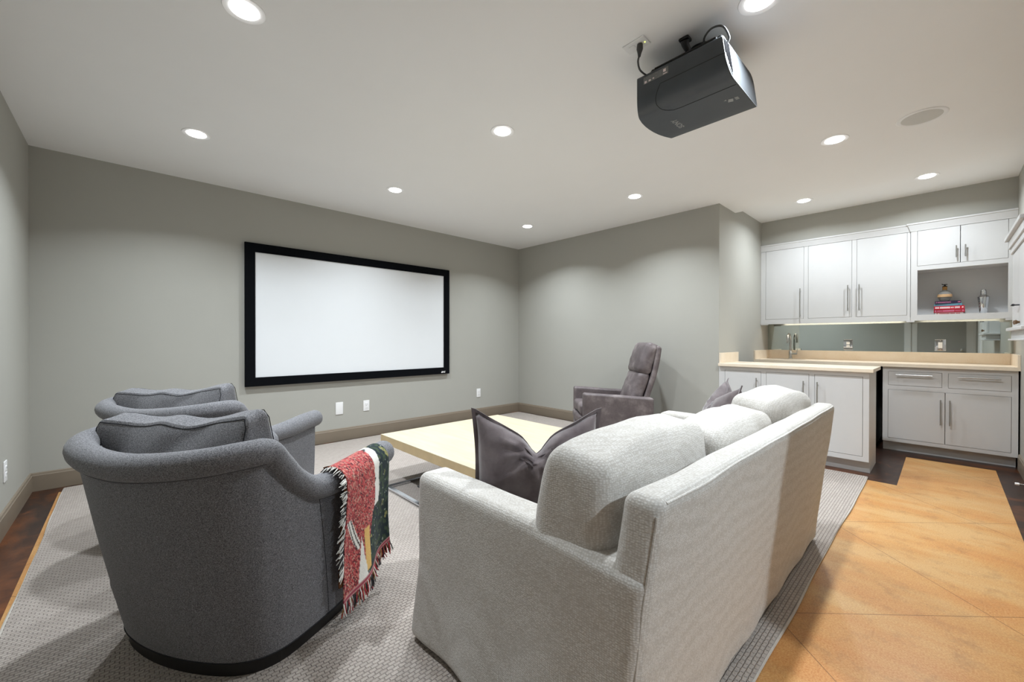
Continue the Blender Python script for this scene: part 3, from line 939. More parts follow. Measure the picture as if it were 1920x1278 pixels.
sh = thing('cocktail_shaker', 'polished steel cocktail shaker right of the stacked books', 'cocktail shaker', (6.50, -0.277, ZN))
MB().lathe([(0.026, 0.0), (0.028, 0.004), (0.0425, 0.165), (0.0425, 0.17)], (6.50, -0.277, ZN), 32).build('cup', 'chrome', sh, smooth=True)
MB().lathe([(0.044, 0.166), (0.045, 0.172), (0.032, 0.188), (0.024, 0.195), (0.022, 0.2)], (6.50, -0.277, ZN), 32).build('strainer_top', 'chrome', sh, smooth=True)
MB().lathe([(0.0235, 0.198), (0.0225, 0.235), (0.017, 0.25), (0.0, 0.253)], (6.50, -0.277, ZN), 28).build('cap', 'chrome', sh, smooth=True)

# ------------------------------------------------------------------ white cabinet on the rear wall at the picture's right edge
dcab = thing('rear_wall_cabinet', 'shallow white wall cabinet with crown and ledge at the right edge of the picture', 'wall cabinet', (4.75, YR, 1.2))
CX0, CX1, YF = 4.30, 5.16, YR + 0.115
MB().box(CX0, CX1, YR, YF - 0.022, 1.30, 1.92).build('carcass', 'white_lacquer', dcab)
for (a, b) in ((CX0, 4.73), (4.73, CX1)):
    d = MB().box(a + 0.003, b - 0.003, YF - 0.021, YF, 1.305, 1.885).build('door', 'white_lacquer', dcab, bevel=0.002)
    kx = b - 0.05 if a == CX0 else a + 0.05
    MB().lathe([(0.0, 0), (0.008, 0.0), (0.008, 0.008), (0.016, 0.016), (0.016, 0.022), (0.0, 0.026)], (0, 0, 0), 18).xf(Matrix.Translation((kx, YF, 1.335)) @ Matrix.Rotation(-PI / 2, 4, 'X')).build('knob', 'knob_bronze', d, smooth=True)
MB().box(CX0 - 0.02, CX1 + 0.02, YR, YF + 0.01, 1.89, 1.935).box(CX0 - 0.05, CX1 + 0.055, YR, YF + 0.04, 2.0, 2.03).box(CX0 - 0.03, CX1 + 0.035, YR, YF + 0.02, 1.935, 2.0).build('crown_moulding', 'white_lacquer', dcab, bevel=0.004)
MB().box(CX0 - 0.04, CX1 + 0.045, YR, YF + 0.03, 1.275, 1.30).box(CX0 - 0.01, CX1 + 0.015, YR, YF + 0.005, 1.215, 1.275).box(CX0 - 0.03, CX1 + 0.03, YR, YF + 0.02, 1.20, 1.215).build('ledge', 'white_lacquer', dcab, bevel=0.004)
lt = MB().tube([(4.70, YF + 0.0, 1.46), (4.70, YF + 0.03, 1.46)], 0.005, 10)
lt.tube([(4.70, YF + 0.03, 1.46), (4.82, YF + 0.032, 1.462)], [0.009, 0.003], 10)
lt.build('latch', 'metal_dark', dcab, smooth=True)
ds = thing('door_stop', 'small white tipped spring door stop on the rear wall baseboard', 'door stop', (5.0, YR, 0.08))
mb = MB().tube([(5.05, YR + 0.016, 0.085), (5.05, YR + 0.085, 0.083)], 0.006, 10)
mb.build('spring', 'chrome', ds, smooth=True)
MB().tube([(5.05, YR + 0.083, 0.083), (5.05, YR + 0.105, 0.082)], [0.010, 0.0095], 12).build('rubber_tip', 'white_plastic', ds, smooth=True)

# ------------------------------------------------------------------ ceiling speaker
sp = thing('ceiling_speaker', 'round white flush speaker grille in the ceiling right of the projector', 'speaker', (3.94, 0.113, ZC))
MB().lathe([(0.105, -0.004), (0.118, -0.006), (0.127, -0.004), (0.13, 0)], (3.94, 0.113, ZC), 48).build('rim', 'white_plastic', sp, smooth=True)
MB().lathe([(0.0, -0.0062), (0.09, -0.0055), (0.104, -0.0045), (0.104, 0)], (3.94, 0.113, ZC), 48).build('grille', 'speaker_grille', sp, smooth=True)

# ------------------------------------------------------------------ projector
pj = thing('projector', 'dark grey home cinema projector hanging upside down from the ceiling', 'projector', (2.205, 0.9, 2.6))
PX0, PX1, PY0, PYF, PZ0, PZ1 = 1.975, 2.41, 0.682, 1.128, 2.42, 2.60
def psec(ins=0.0):
    """cross-section in x,z, lower corners (room side) well rounded"""
    x0, x1, z0, z1 = PX0 + ins, PX1 - ins, PZ0 + ins, PZ1 - ins
    pts = []
    rA, rB, rC = 0.085, 0.022, 0.02
    for i in range(9):
        a = PI + PI / 2 * i / 8
        pts.append((x0 + rA + rA * math.cos(a), z0 + rA + rA * math.sin(a)))
    for i in range(6):
        t = (i + 1) / 7
        pts.append((x0 + rA + (x1 - rB - x0 - rA) * t, z0))
    for i in range(6):
        a = 1.5 * PI + PI / 2 * i / 5
        pts.append((x1 - rB + rB * math.cos(a), z0 + rB + rB * math.sin(a)))
    pts.append((x1, (z0 + z1) / 2))
    for i in range(5):
        a = PI / 2 * i / 4
        pts.append((x1 - 0.05 + 0.05 * math.cos(a), z1 - 0.05 + 0.05 * math.sin(a)))
    for i in range(6):
        t = (i + 1) / 7
        pts.append((x1 - 0.05 + (x0 + rC - x1 + 0.05) * t, z1))
    for i in range(4):
        a = PI / 2 + PI / 2 * i / 3
        pts.append((x0 + rC + rC * math.cos(a), z1 - rC + rC * math.sin(a)))
    return pts
def pfront(x):
    q = (x - (PX0 + PX1) / 2) / ((PX1 - PX0) / 2)
    return PYF + 0.05 * (1 - min(1, abs(q)) ** 2.2)
def pback(z):
    return PY0 + (z - PZ0) / (PZ1 - PZ0) * 0.024
S = psec()
n = len(S)
b_ = MB()
vsx, fsx = [], []
ST = 12
for i in range(ST + 1):
    t = i / ST
    for (x, z) in S:
        vsx.append((x, pback(z) + (pfront(x) - pback(z)) * t, z))
for i in range(ST):
    for j in range(n):
        a, c = i * n + j, i * n + (j + 1) % n
        fsx.append((a, c, c + n, a + n))
fsx.append(tuple(range(n - 1, -1, -1)))
b_.add(vsx, fsx)
fc = [(x, pfront(x), z) for (x, z) in S]
cen = ((PX0 + PX1) / 2, PYF + 0.05, (PZ0 + PZ1) / 2)
b_.add(fc + [cen], [(j, (j + 1) % n, n) for j in range(n)])
b_.build('body', 'projector_shell', pj, smooth=True, angle=35)
# rear panel and rim
S1 = psec(0.001); S2 = psec(0.006)
rm = MB()
rm.add([(x, pback(z) - 0.004, z) for (x, z) in S1] + [(x, pback(z) - 0.004, z) for (x, z) in S2] + [(x, pback(z) + 0.004, z) for (x, z) in S1],
       [(j, (j + 1) % n, (j + 1) % n + n, j + n) for j in range(n)] + [(j, j + 2 * n, (j + 1) % n + 2 * n, (j + 1) % n) for j in range(n)])
rm.build('rear_rim', 'projector_rim', pj, smooth=True)
MB().add([(x, pback(z) - 0.003, z) for (x, z) in S2] + [(x, pback(z), z) for (x, z) in S2], [tuple(range(n))] + [(j, j + n, (j + 1) % n + n, (j + 1) % n) for j in range(n)]).build('rear_panel', 'projector_silver', pj)
vg = MB()
vp = [(PX0 + 0.009, PZ0 + 0.09), (PX0 + 0.03, PZ0 + 0.045), (PX0 + 0.078, PZ0 + 0.012), (PX0 + 0.078, PZ1 - 0.008), (PX0 + 0.009, PZ1 - 0.02)]
vg.add([(x, pback(z) - 0.0045, z) for (x, z) in vp], [(0, 1, 2, 3, 4)])
vo_ = vg.build('vent', 'projector_seam', pj)
sl = MB()
for i in range(7):
    x = PX0 + 0.012 + i * 0.0095
    za, zb = PZ0 + [.095, .08, .068, .052, .044, .034, .026][i], PZ1 - 0.016
    q = [(x, pback(za) - 0.008, za), (x + 0.0016, pback(za) - 0.008, za), (x + 0.0016, pback(zb) - 0.008, zb), (x, pback(zb) - 0.008, zb)]
    sl.add(q + [(a, b + 0.004, c) for (a, b, c) in q], [(0, 1, 2, 3), (7, 6, 5, 4), (0, 4, 5, 1), (1, 5, 6, 2), (2, 6, 7, 3), (3, 7, 4, 0)])
sl.build('slats', 'metal_dark', vo_)
# panel seams and lettering on the underside
zb_ = PZ0 - 0.0006
seam = MB()
pts = [(PX0 - 0.0003, PY0 + 0.004, PZ0 + 0.088), (PX0 - 0.0003, PYF - 0.13, PZ0 + 0.088)]
for i in range(1, 9):
    a = PI / 2 * i / 8
    rr_ = 0.04
    s2 = rr_ * (1 - math.cos(a))          # distance travelled round the lower corner
    ang = PI + min(PI / 2, 0.0 + i / 8 * PI / 3)
    pts.append((PX0 + 0.085 + 0.0855 * math.cos(ang), PYF - 0.13 + rr_ * math.sin(a), PZ0 + 0.085 + 0.0855 * math.sin(ang)))
for i in range(1, 9):
    ang = PI + PI / 3 + i / 8 * PI / 6
    pts.append((PX0 + 0.085 + 0.0855 * math.cos(ang), PYF - 0.09 - 0.01 * i / 8, PZ0 + 0.085 + 0.0855 * math.sin(ang)))
pts += [(PX0 + 0.11, PYF - 0.115, zb_), (PX0 + 0.13, PYF - 0.14, zb_), (PX0 + 0.135, PYF - 0.18, zb_), (PX0 + 0.135, PY0 + 0.004, zb_)]
seam.tube(pts, 0.0011, 6)
seam.build('lamp_door_seam', 'projector_seam', pj)
text_mb('SONY', 0.042, (2.257, 1.034, PZ0 - 0.0004), (-1, 0, 0), (0, 1, 0), bold=0.0008).build('maker_logo', 'logo_silver', pj)
tr = MB()
tr.prism([(2.213, 0.755), (2.240, 0.765), (2.248, 0.743), (2.221, 0.735)], PZ0 - 0.0012, PZ0)
tr.prism([(2.206, 0.765), (2.212, 0.777), (2.218, 0.765)], PZ0 - 0.0012, PZ0)
for i in range(3):
    tr.box(2.218 + i * 0.010, 2.225 + i * 0.010, 0.713, 0.729, PZ0 - 0.0012, PZ0)
tr.build('badge', 'logo_silver', pj)
lb = MB().box(PX0 - 0.0008, PX0 + 0.001, 0.955, 1.09, PZ1 - 0.058, PZ1 - 0.022)
lbo = lb.build('rating_label', 'label_grey', pj)
mk = MB()
for (y, z, w_, h_) in ((1.078, -0.05, 0.012, 0.012), (1.055, -0.05, 0.012, 0.008), (1.035, -0.048, 0.008, 0.006), (0.975, -0.036, 0.014, 0.014), (0.972, -0.052, 0.022, 0.004)):
    mk.box(PX0 - 0.0014, PX0, y - w_ / 2, y + w_ / 2, PZ1 + z - h_ / 2, PZ1 + z + h_ / 2)
mk.build('marks', 'letter_white', lbo)
# bottom (top when installed) tray and lens
MB().box(PX0 + 0.012, PX1 - 0.03, PY0 + 0.05, PYF - 0.09, PZ1, PZ1 + 0.012).build('base_plate', 'projector_seam', pj, bevel=0.004)
MB().lathe([(0.06, 0), (0.06, 0.02), (0.05, 0.03), (0.0, 0.018)], (0, 0, 0), 32).xf(Matrix.Translation((2.205, PYF + 0.04, 2.51)) @ Matrix.Rotation(-PI / 2, 4, 'X')).build('lens', 'black_plastic', pj, smooth=True)
MB().rbox(PX1 - 0.008, PX1 + 0.006, PY0 + 0.04, PY0 + 0.12, PZ1 - 0.05, PZ1 - 0.02, 0.004, 2, 2).build('side_panel', 'projector_seam', pj)

# mount
mt = thing('projector_mount', 'black metal ceiling mount holding the projector', 'projector mount', (2.2, 0.88, ZC))
zt = PZ1 + 0.012
MB().prism([(2.2 + 0.07 * math.cos(a), 0.88 + 0.07 * math.sin(a)) for a in [2 * PI * i / 24 for i in range(24)]], ZC - 0.014, ZC).build('ceiling_plate', 'black_plastic', mt, bevel=0.003)
MB().tube([(2.2, 0.88, ZC - 0.012), (2.2, 0.88, zt + 0.03)], 0.026, 20).build('drop_tube', 'black_plastic', mt, smooth=True)
MB().rbox(2.13, 2.27, 0.81, 0.95, zt + 0.018, zt + 0.034, 0.006, 2, 2).build('tilt_plate', 'black_plastic', mt, smooth=True)
for (ex, ey) in ((2.03, 0.73), (2.37, 0.73), (2.03, 1.06), (2.37, 1.06)):
    pts = spline([(2.2 + (ex - 2.2) * 0.2, 0.88 + (ey - 0.88) * 0.2, zt + 0.026), (2.2 + (ex - 2.2) * 0.6, 0.88 + (ey - 0.88) * 0.6, zt + 0.03), (ex, ey, zt + 0.012), (ex, ey, zt + 0.001)], 6)
    MB().tube(pts, 0.011, 10).build('leg', 'black_plastic', mt, smooth=True)
fp = spline([(2.14, 0.88, zt + 0.03), (2.09, 0.895, zt + 0.05), (2.06, 0.905, ZC - 0.03), (2.053, 0.905, ZC - 0.012)], 6)
MB().tube(fp, [0.012 + 0.012 * (i / (len(fp) - 1)) ** 2 for i in range(len(fp))], 14).rbox(2.028, 2.078, 0.88, 0.93, ZC - 0.014, ZC, 0.006, 2, 2).build('side_arm', 'black_plastic', mt, smooth=True)
for (x, y) in ((2.053, 0.905), (2.02, 1.02), (2.02, 0.80)):
    zz = ZC - 0.02 if x > 2.05 else zt + 0.004
    MB().lathe([(0.0, 0), (0.009, 0.001), (0.009, 0.006), (0.0, 0.008)], (x, y, zz), 12).build('bolt', 'chrome', mt, smooth=True)
cp = thing('video_cable', 'short pale cable looping over the rear of the projector', 'cable', (2.05, 0.72, 2.62))
cp_pts = spline([(2.03, 0.80, PZ1 + 0.016), (2.0, 0.79, PZ1 + 0.04), (1.985, 0.75, PZ1 + 0.056), (1.995, 0.705, PZ1 + 0.045), (2.03, 0.69, PZ1 + 0.008), (2.035, 0.697, PZ1 - 0.012)], 8)
mb = MB().tube(cp_pts, 0.0045, 10)
bpy.data.objects.remove(cp)
tag(mb.build('video_cable', 'cable_grey', smooth=True), 'short grey cable looping above the rear corner of the projector', 'cable')

# ceiling power plate with the projector's plug
pp = thing('ceiling_outlet', 'white rectangular outlet plate on the ceiling left of the projector', 'wall outlet', (1.91, 1.095, ZC))
MB().rbox(1.872, 1.948, 1.035, 1.155, ZC - 0.007, ZC, 0.003, 2, 2).build('plate', 'white_plastic', pp, smooth=True)
for yy in (1.075, 1.115):
    MB().rbox(1.893, 1.927, yy - 0.0155, yy + 0.0155, ZC - 0.010, ZC - 0.006, 0.002, 2, 2).build('receptacle', 'white_plastic', pp, smooth=True)
MB().lathe([(0.0, 0), (0.004, 0), (0.004, 0.004), (0, 0.004)], (1.914, 1.05, ZC - 0.0105), 12).build('indicator', 'status_green', pp)
pc = thing('power_cord', 'grey power plug and cord running from the ceiling outlet to the projector', 'power cord', (1.92, 1.07, ZC))
MB().tube([(1.910, 1.075, ZC - 0.008), (1.908, 1.075, ZC - 0.035), (1.905, 1.075, ZC - 0.06), (1.903, 1.075, ZC - 0.075)], [0.014, 0.016, 0.009, 0.007], 14).build('plug', 'cable_grey', pc, smooth=True)
MB().tube(spline([(1.903, 1.075, ZC - 0.07), (1.90, 1.08, ZC - 0.10), (1.925, 1.085, ZC - 0.125), (1.97, 1.085, ZC - 0.128), (2.02, 1.08, ZC - 0.124)], 8), 0.0045, 10).build('cord', 'cable_grey', pc, smooth=True)

# ------------------------------------------------------------------ coffee table
tb = thing('coffee_table', 'low square pale wood coffee table on a metal base in front of the sofa', 'coffee table', (2.22, 2.63, 0.012))
TX0, TX1, TY0, TY1, TZ = 1.56, 2.88, 1.97, 3.28, 0.40
m_ = MB()
m_.box(TX0, TX1, TY0, TY1, TZ - 0.07, TZ - 0.003)
m_.build('top_slab', 'table_edge', tb, bevel=0.0015)
MB().box(TX0 + 0.0005, TX1 - 0.0005, TY0 + 0.0005, TY1 - 0.0005, TZ - 0.003, TZ).build('top_veneer', 'table_top_wood', tb)
MB().frame('x', 0, 0, 0, 0, 0, 0, 0, 0, 0, 0) if False else None
MB().box(TX0 + 0.03, TX1 - 0.03, TY0 + 0.03, TY1 - 0.03, TZ - 0.085, TZ - 0.07).build('recess_board', 'black_plastic', tb)  # dark recessed board under the table top
apr = MB()
for (a, b, c, d) in ((TX0 + 0.1, TX1 - 0.1, TY0 + 0.1, TY0 + 0.14), (TX0 + 0.1, TX1 - 0.1, TY1 - 0.24, TY1 - 0.2), (TX0 + 0.1, TX0 + 0.14, TY0 + 0.14, TY1 - 0.24), (TX1 - 0.14, TX1 - 0.1, TY0 + 0.14, TY1 - 0.24)):
    apr.box(a, b, c, d, TZ - 0.115, TZ - 0.085)
apr.build('apron', 'metal_dark', tb, bevel=0.002)
fl = MB()
FX0, FX1, FY0, FY1 = 1.50, 2.86, 2.05, 3.08
for (a, b, c, d) in ((FX0, FX1, FY0, FY0 + 0.035), (FX0, FX1, FY1 - 0.035, FY1), (FX0, FX0 + 0.035, FY0 + 0.035, FY1 - 0.035), (FX1 - 0.035, FX1, FY0 + 0.035, FY1 - 0.035)):
    fl.box(a, b, c, d, 0.012, 0.03)
fl.build('floor_frame', 'chrome', tb, bevel=0.003)
inn = MB()
I0, I1, J0, J1, IW = FX0 + 0.2, FX1 - 0.2, FY0 + 0.16, FY1 - 0.16, 0.06
for (a, b, c, d) in ((I0, I1, J0, J0 + IW), (I0, I1, J1 - IW, J1), (I0, I0 + IW, J0 + IW, J1 - IW), (I1 - IW, I1, J0 + IW, J1 - IW)):
    inn.box(a, b, c, d, 0.012, 0.022)
inn.build('inner_frame', 'metal_dark', tb, bevel=0.002)
MB().box(2.05, 2.39, 2.42, 2.74, 0.012, TZ - 0.085).build('pedestal', 'metal_dark', tb, bevel=0.004)
st = MB()
for (a, b, c, d) in ((FX0 + 0.035, 2.05, 2.55, 2.59), (2.39, FX1 - 0.035, 2.55, 2.59)):
    st.box(a, b, c, d, 0.0125, 0.0215)
    MB().box(a, b, c, d, 0.0225, 0.028).build('cross_bar', 'chrome', tb)

# ------------------------------------------------------------------ sofa
sf = thing('slipcovered_sofa', 'long cream woven slipcovered sofa with its back to the camera', 'sofa', (1.92, 0.95, 0.012))
AX0, AX1 = 0.838, 2.985        # outer faces of the arms
ZF = 0.02
def skirt(p):
    """gentle outward flare and ripple of the slipcover towards the floor"""
    t = max(0.0, (0.45 - p.z) / 0.45)
    return t
def arm_fn(side):
    def f(P, Q):
        p = P.copy()
        t = skirt(p)
        out = Q.x * side
        if out > 0:
            p.x += side * (0.022 * t * t + 0.006 * t * math.sin(p.y * 19) )
        p.y += 0.02 * t * t * (1 if Q.y > 0.9 else 0) + 0.004 * math.sin(p.z * 16) * (1 if Q.y > 0.9 else 0)
        p += wob(p, 5, 0.004, 1.0)
        if Q.y < -0.5: p.y += (0.835 - p.z) * 0.13 * (-Q.y - 0.5) * 2
        if p.z > 0.5: p.z -= 0.03 * max(0, (0.85 - p.y)) 
        return p
    return f
MB().rbox(AX0, AX0 + 0.145, 0.43, 1.45, ZF, 0.675, 0.036, 22, 4, arm_fn(-1)).build('arm', 'sofa_weave', sf, smooth=True, angle=180)
MB().rbox(AX1 - 0.145, AX1, 0.43, 1.45, ZF, 0.675, 0.036, 22, 4, arm_fn(1)).build('arm', 'sofa_weave', sf, smooth=True, angle=180)
def back_fn(P, Q):
    p = P.copy()
    t = skirt(p)
    p.y += (0.835 - p.z) * 0.13
    if Q.y < 0:
        p.y -= 0.012 * t * t + 0.005 * t * math.sin(p.x * 15)
    if abs(Q.x) > 0.9:
        p.x += math.copysign(0.012 * t * t, Q.x)
        # the ends bow in towards the top
        p.x -= math.copysign(0.06 * max(0, p.z - 0.6), Q.x)
    p += wob(p, 4, 0.005, 4.0)
    return p
MB().rbox(AX0 + 0.006, AX1 - 0.006, 0.425, 0.53, ZF, 0.84, 0.034, 26, 4, back_fn).build('back', 'sofa_weave', sf, smooth=True, angle=180)
MB().box(AX0 + 0.12, AX1 - 0.12, 0.55, 1.40, 0.05, 0.30).build('seat_base', 'sofa_weave', sf, bevel=0.01)
def skirt_fn(P, Q):
    p = P.copy(); p.y += 0.006 * math.sin(p.x * 14) * (0.3 - p.z) / 0.3
    return p
MB().rbox(AX0 + 0.13, AX1 - 0.13, 1.38, 1.41, ZF, 0.31, 0.01, 20, 2, skirt_fn).build('front_skirt', 'sofa_weave', sf, smooth=True, angle=180)
SW = (AX1 - AX0 - 0.29) / 3
def soft(seed, bulge=0.02, amp=0.008):
    def f(P, Q):
        p = P.copy()
        b = (1 - Q.x ** 2) * (1 - Q.z ** 2)
        p.y += bulge * b * (1 if Q.y > 0 else -1) * (1 if abs(Q.y) > 0.3 else abs(Q.y) / 0.3)
        return p + wob(p, 7, amp, seed)
    return f
def softz(seed):
    def f(P, Q):
        p = P.copy()
        p.z += 0.02 * (1 - Q.x ** 2) * (1 - Q.y ** 2) * (1 if Q.z > 0 else 0)
        return p + wob(p, 7, 0.006, seed)
    return f
for i in range(3):
    x0 = AX0 + 0.145 + SW * i
    MB().rbox(x0 + 0.003, x0 + SW - 0.003, 0.60, 1.42, 0.30, 0.455, 0.04, 8, 3, softz(i * 3.3)).build('seat_cushion', 'sofa_weave', sf, smooth=True, angle=180)
def back_cushion(x0, x1, seed, lean, rz, ztop, yoff=0.0, twist=0.0, over=False):
    mb = MB()
    hw, hh, ht = (x1 - x0) / 2, (ztop - 0.46) / 2, 0.115
    def f(P, Q):
        p = P.copy()
        b = (1 - Q.x ** 2) * (1 - Q.z ** 2)
        sg = max(-1, min(1, Q.y * 2))
        p.y += 0.035 * b * sg
        if Q.z > 0:
            p.z += 0.03 * (1 - Q.x ** 2) * Q.z
            p.y *= 1 - 0.22 * Q.z * Q.z         # thinner towards the top
        p.y += twist * Q.x * 0.02
        return p + wob(p, 8, 0.008, seed)
    mb.rbox(-hw, hw, -ht, ht, -hh, hh, 0.048, 12, 4, f)
    m = Matrix.Translation(((x0 + x1) / 2, 0.685 + yoff, 0.455 + hh)) @ Matrix.Rotation(rz, 4, 'Z') @ Matrix.Rotation(lean, 4, 'X')
    mb.xf(m)
    if over:            # its end rides up over the arm
        for p in mb.v:
            k_ = max(0.0, min(1.0, (1.06 - p.x) / 0.10)); k_ = k_ * k_ * (3 - 2 * k_)
            lo = 0.632 + 0.010 * math.sin(p.y * 20)
            if p.z < lo + 0.05: p.z += k_ * max(0, (lo - p.z) * 1.0 + 0.05 * max(0, min(1, (p.z - 0.44) / 0.25)) * 0.6)
    return mb.build('back_cushion', 'sofa_weave', sf, smooth=True, angle=180)
back_cushion(0.85, 1.60, 2.0, 0.13, 0.05, 0.90, 0.035, over=True)
back_cushion(1.58, 2.26, 5.0, 0.14, 0.0, 0.87, 0.0)
back_cushion(2.25, 2.91, 9.0, 0.18, -0.05, 0.915, -0.01)
# welts along the back
wl = MB()
BXC, BHX, BYC, BHY, BZC, BHZ = (AX0 + AX1) / 2, (AX1 - AX0) / 2 - 0.006, 0.4775, 0.0525, (ZF + 0.84) / 2, (0.84 - ZF) / 2
def on_back(x, y, z):
    return back_fn(Vector((x, y, z)), Vector(((x - BXC) / BHX, (y - BYC) / BHY, (z - BZC) / BHZ)))
wl.tube([on_back(AX0 + 0.045 + (AX1 - AX0 - 0.09) * i / 90, 0.432, 0.826) for i in range(91)], 0.0035, 8)
wl.build('back_welt', 'sofa_weave', sf, smooth=True)
for s_ in (-1, 1):
    X = AX0 + 0.006 if s_ < 0 else AX1 - 0.006
    MB().tube([on_back(X - s_ * 0.008, 0.4345, 0.80 - 0.77 * i / 40) for i in range(41)], 0.003, 8).build('corner_welt', 'sofa_weave', sf, smooth=True)
for (x, y) in ((AX0 + 0.06, 1.36), (AX1 - 0.06, 1.36), (AX0 + 0.06, 0.62), (AX1 - 0.06, 0.62)):
    MB().lathe([(0.02, 0), (0.025, 0.05)], (x, y, 0.012), 14).build('foot', 'plinth_black', sf)

# ------------------------------------------------------------------ velvet throw pillows
def velvet_pillow(label, loc, rz, tilt, size=0.50, chop=0.14, thick=0.10, seed=0.0, roll=0.0, folds=0.016):
    t = thing('throw_pillow', label, 'throw pillow', loc, rz, None)
    hs = size / 2
    NN = 28
    def outline(u, v):
        """u,v in [-1,1] -> x,z of the pillow plane, edges pulled in, top knocked down in the middle"""
        x = u * hs * (1 - 0.07 * (1 - v * v))
        z = v * hs * (1 - 0.06 * (1 - u * u))
        k_ = max(0.0, (v + 0.15) / 1.15)
        z -= chop * (0.72 * max(0.0, 1 - abs(u)) + 0.28 * math.exp(-(u / 0.16) ** 2)) * k_ ** 1.6
        return x, z
    def surf(sign):
        def f(a, b):
            u, v = a * 2 - 1, b * 2 - 1
            x, z = outline(u, v)
            th = thick * (max(0, (1 - u * u)) * max(0, (1 - v * v))) ** 0.42
            # pinch lines radiating from the chop
            k_ = max(0, v)
            th *= 1 - 0.55 * math.exp(-(u / 0.2) ** 2) * k_ ** 2
            ang = math.atan2(v - 0.62, u + 1e-6); rd = math.hypot(u, v - 0.62)
            th += folds * math.sin(ang * 11 + 1.5 * math.sin(rd * 5)) * math.exp(-((rd - 0.3) / 0.32) ** 2) * (1 - u * u) * (1 - v * v) ** 0.5
            th += 0.008 * mnoise.noise(Vector((u * 4, v * 4, seed + sign))) * (1 - u * u) * (1 - v * v)
            y = sign * th
            return Matrix.Rotation(tilt, 3, 'X') @ Vector((x, y, z))
        return f
    mb = MB()
    mb.grid(surf(-1), NN, NN); mb.grid(surf(1), NN, NN, flip=True)
    mb.v = [Matrix.Rotation(roll, 3, 'Y') @ p for p in mb.v]
    mb.build('pillow_body', 'velvet_plum', t, smooth=True, world=False, angle=180)
    # flange around the edge
    fl_ = MB(); pipe = []
    ring = []
    for i in range(NN): ring.append((-1 + 2 * i / NN, -1))
    for i in range(NN): ring.append((1, -1 + 2 * i / NN))
    for i in range(NN): ring.append((1 - 2 * i / NN, 1))
    for i in range(NN): ring.append((-1, 1 - 2 * i / NN))
    R_ = Matrix.Rotation(roll, 3, 'Y') @ Matrix.Rotation(tilt, 3, 'X')
    inn, out = [], []
    for (u, v) in ring:
        x, z = outline(u, v)
        x2, z2 = outline(u * 1.055, v * 1.055)
        w_ = 0.003 * math.sin(u * 14 + v * 9)
        inn.append(R_ @ Vector((x * 0.99, w_, z * 0.99))); out.append(R_ @ Vector((x2, w_ * 1.5, z2)))
    m_ = len(ring)
    off = R_ @ Vector((0, 0.0035, 0))
    fl_.add([p - off for p in inn] + [p - off for p in out] + [p + off for p in inn] + [p + off for p in out],
            [(j, (j + 1) % m_, (j + 1) % m_ + m_, j + m_) for j in range(m_)] + [(j + 2 * m_, j + 3 * m_, (j + 1) % m_ + 3 * m_, (j + 1) % m_ + 2 * m_) for j in range(m_)]
            + [(j + m_, (j + 1) % m_ + m_, (j + 1) % m_ + 3 * m_, j + 3 * m_) for j in range(m_)])
    fl_.build('flange', 'velvet_plum', t, smooth=True, world=False)
    return t
velvet_pillow('dark plum velvet pillow with a deep crease at the near end of the sofa', (1.17, 1.10, 0.672), math.radians(-43), -0.10, 0.49, 0.15, seed=1.0)
velvet_pillow('dark plum velvet pillow at the far end of the sofa by the peninsula', (2.72, 0.98, 0.70), math.radians(27), 0.36, 0.49, 0.13, seed=5.0, folds=0.006)

# ------------------------------------------------------------------ swivel barrel chairs (built facing +x)
ch = thing('swivel_chair', 'nearest grey tweed barrel chair with a woven throw over its right arm', 'armchair', (0.338, 2.069, 0.012), math.radians(29.5), 'grey tweed barrel chairs')
# control points for the right half (n<0) from the back centre to the arm front: top centre line and base line
top_cp = [(-0.44, 0.0, 0.775), (-0.425, -0.18, 0.785), (-0.37, -0.33, 0.80), (-0.275, -0.405, 0.808), (-0.205, -0.415, 0.800), (-0.155, -0.416, 0.745), (-0.085, -0.415, 0.665), (0.02, -0.413, 0.600), (0.20, -0.402, 0.596), (0.38, -0.39, 0.61), (0.50, -0.385, 0.615)]
base_cp = [(-0.285, 0.0), (-0.275, -0.14), (-0.245, -0.27), (-0.20, -0.345), (-0.15, -0.38), (-0.10, -0.395), (-0.03, -0.402), (0.08, -0.405), (0.22, -0.40), (0.36, -0.392), (0.47, -0.385)]
full_top = [(e, -n_, z) for (e, n_, z) in reversed(top_cp[1:])] + top_cp
full_base = [(e, -n_, 0.05) for (e, n_) in reversed(base_cp[1:])] + [(e, n_, 0.05) for (e, n_) in base_cp]
TP = spline(full_top, 6); BP = spline(full_base, 6)
NPT = len(TP)
def nrm2(P, i):
    t = (P[min(i + 1, len(P) - 1)] - P[max(i - 1, 0)]); t.z = 0; t.normalize()
    return Vector((-t.y, t.x, 0))
# outward normals (path runs from left arm front round the back to right arm front)
ON = []
for i in range(NPT):
    nn = nrm2(TP, i)
    cpt = Vector((TP[i].x - 0.12, TP[i].y, 0)) if TP[i].x < -0.1 else Vector((0, TP[i].y, 0))
    if nn.dot(cpt) < 0: nn = -nn
    ON.append(nn)
rows = 14
bodyv, bodyf = [], []
for j in range(rows + 1):
    t = j / rows
    for i in range(NPT):
        a = TP[i] + ON[i] * -0.006; b = BP[i]
        s_ = t
        bow = 0.012 * math.sin(PI * t)
        p = Vector((a.x + (b.x - a.x) * s_, a.y + (b.y - a.y) * s_, (a.z - 0.01) + (b.z - a.z + 0.01) * t)) + ON[i] * bow * 0.5
        bodyv.append(p)
inner0 = len(bodyv)
irows = 8
for j in range(irows + 1):
    t = j / irows
    for i in range(NPT):
        a = TP[i] - ON[i] * 0.075
        z = a.z - 0.01 + (0.27 - a.z + 0.01) * t
        bodyv.append(Vector((a.x, a.y, z)) - ON[i] * 0.02 * t)
